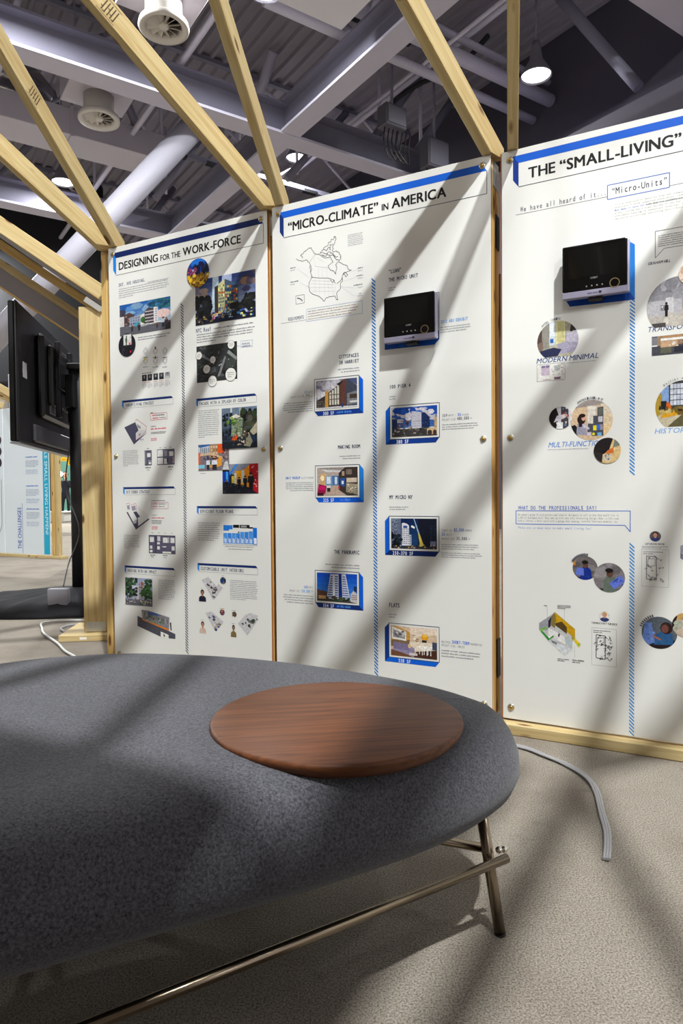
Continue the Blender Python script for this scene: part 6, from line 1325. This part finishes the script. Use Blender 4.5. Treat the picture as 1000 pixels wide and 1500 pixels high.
# standing person with a camera flash, far behind
def person(loc, h, rz, label):
    t = empty('person', loc, rz); tag(t, label, 'person')
    J = {'pel': (0, 0, .52), 'wai': (0, 0, .62), 'che': (0, 0, .74), 'nek': (0, 0, .83), 'hd0': (0, -.005, .88), 'hd1': (0, -.008, .95),
         'lh': (-.055, 0, .50), 'lk': (-.065, -.01, .28), 'la': (-.075, .01, .045), 'lt': (-.085, -.075, .02),
         'rh': (.055, 0, .50), 'rk': (.06, -.03, .28), 'ra': (.065, -.03, .045), 'rt': (.07, -.115, .02),
         'ls': (-.105, 0, .795), 'le': (-.135, .01, .63), 'lw': (-.14, -.03, .50), 'lf': (-.138, -.045, .45),
         'rs': (.105, 0, .795), 're': (.14, -.07, .66), 'rw': (.07, -.14, .80), 'rf': (.04, -.15, .84)}
    R = {'pel': .078, 'wai': .072, 'che': .082, 'nek': .03, 'hd0': .042, 'hd1': .044, 'lh': .052, 'lk': .034, 'la': .024, 'lt': .022, 'rh': .052, 'rk': .034, 'ra': .024, 'rt': .022, 'ls': .04, 'le': .028, 'lw': .018, 'lf': .016, 'rs': .04, 're': .028, 'rw': .018, 'rf': .016}
    E_ = [('pel', 'wai'), ('wai', 'che'), ('che', 'nek'), ('nek', 'hd0'), ('hd0', 'hd1'), ('pel', 'lh'), ('lh', 'lk'), ('lk', 'la'), ('la', 'lt'), ('pel', 'rh'), ('rh', 'rk'), ('rk', 'ra'), ('ra', 'rt'), ('che', 'ls'), ('ls', 'le'), ('le', 'lw'), ('lw', 'lf'), ('che', 'rs'), ('rs', 're'), ('re', 'rw'), ('rw', 'rf')]
    ks = list(J); me = bpy.data.meshes.new('body'); me.from_pydata([tuple(v * h for v in J[k]) for k in ks], [(ks.index(a), ks.index(b)) for a, b in E_], [])
    o = link('body', me, mat('suit_dark', (26, 28, 40), .8), t)
    md = o.modifiers.new('skin', 'SKIN'); me.skin_vertices
    for i, k in enumerate(ks):
        sv = me.skin_vertices[0].data[i]; sv.radius = (R[k] * h, R[k] * h * (.8 if k in ('che', 'wai', 'pel') else 1)); sv.use_root = (k == 'pel')
    o.modifiers.new('sub', 'SUBSURF').levels = 1; o.modifiers['sub'].render_levels = 1
    SK = mat('skin', (206, 150, 122), .6); HR = mat('hair_dark', (40, 30, 26), .8)
    lathe('face', [(0, -.07 * h), (.035 * h, -.05 * h), (.05 * h, 0), (.045 * h, .05 * h), (0, .07 * h)], SK, t, 16, Matrix.Translation((0, -.012 * h, .925 * h)))
    lathe('hair', [(.052 * h, -.01 * h), (.054 * h, .03 * h), (.036 * h, .065 * h), (0, .078 * h)], HR, t, 16, Matrix.Translation((0, .004 * h, .93 * h)))
    for k in ('lf', 'rf'):
        b = bmesh.new()
        for q in range(4):
            m2, L2 = frame_mat((0, 0, 0), (.002 * h, -.004 * h, -.05 * h + .005 * h * abs(q - 1.5))); c3 = cyl_bm(.008 * h, .005 * h, L2, 6); c3.transform(Matrix.Translation((0, (q - 1.5) * .012 * h, 0)) @ m2); me2 = bpy.data.meshes.new('x'); c3.to_mesh(me2); c3.free(); b.from_mesh(me2); bpy.data.meshes.remove(me2)
        box_bm(-.012 * h, .012 * h, -.024 * h, .024 * h, 0, .04 * h, .006 * h, bm=b)
        bm_obj('hand', b, SK, t, Matrix.Translation(Vector(J[k]) * h))
    for k in ('lt', 'rt'):
        q = Vector(J[k]) * h; box('shoe', q.x - .025 * h, q.x + .025 * h, q.y - .04 * h, q.y + .09 * h, 0, .045 * h, BLACK, t, .012 * h)
    return t
pp = atz(97, 762, 0.0)
person((pp.x, pp.y, 0), 1.76, 0.1, 'standing person in a dark suit holding up a bright light, far behind the stand')
fl_ = empty('flash_lamp', (pp.x + .02, pp.y - .5, 1.66)); tag(fl_, 'small blazing white lamp held up by the far person', 'lamp')
b = bmesh.new(); bmesh.ops.create_uvsphere(b, u_segments=16, v_segments=10, radius=.085); bm_obj('bulb', b, emit_mat('flash', (.86, .95, 1), 60), fl_, smooth=True)
box('grip', -.03, .03, .06, .2, -.12, .02, BLACK, fl_, .01)

# ------------------------------------------------------------------ lumber grade stamps
def stamp(px, py, mod, idx, n=5):
    ch = [c for c in mod.children if c.name.startswith('rafter')][idx]
    mw = mod.matrix_world @ Matrix.Identity(4)
    bpy.context.view_layer.update()
    inv = ch.matrix_world.inverted(); o = inv @ EYE; d = (inv.to_3x3() @ ray(px, py))
    sy = 0.0183 if o.y > 0 else -0.0183
    t = (sy - o.y) / d.y if abs(d.y) > 1e-6 else 0; q = o + d * t; sy *= 1.02
    b = bmesh.new()
    def r(x0, x1, z0, z1): 
        vs = [b.verts.new((q.x + x, sy, q.z + z)) for x, z in ((x0, z0), (x1, z0), (x1, z1), (x0, z1))]; b.faces.new(vs)
    for k in range(n): r(-.030 + k * .012, -.026 + k * .012, -.026, .022); r(-.030 + k * .012, -.020 + k * .012, -.026 + .012 * (k % 3), -.022 + .012 * (k % 3))
    r(-.038, .036, .028, .030); r(-.038, .036, -.034, -.032)
    bm_obj('grade_stamp', b, mat('stamp_ink', (84, 62, 40), .8), ch)
stamp(160, 14, M1, 2); stamp(50, 138, M1, 0)
print('objects', len(bpy.data.objects), 'tris', sum(len(o.data.polygons) for o in bpy.data.objects if o.type == 'MESH'))
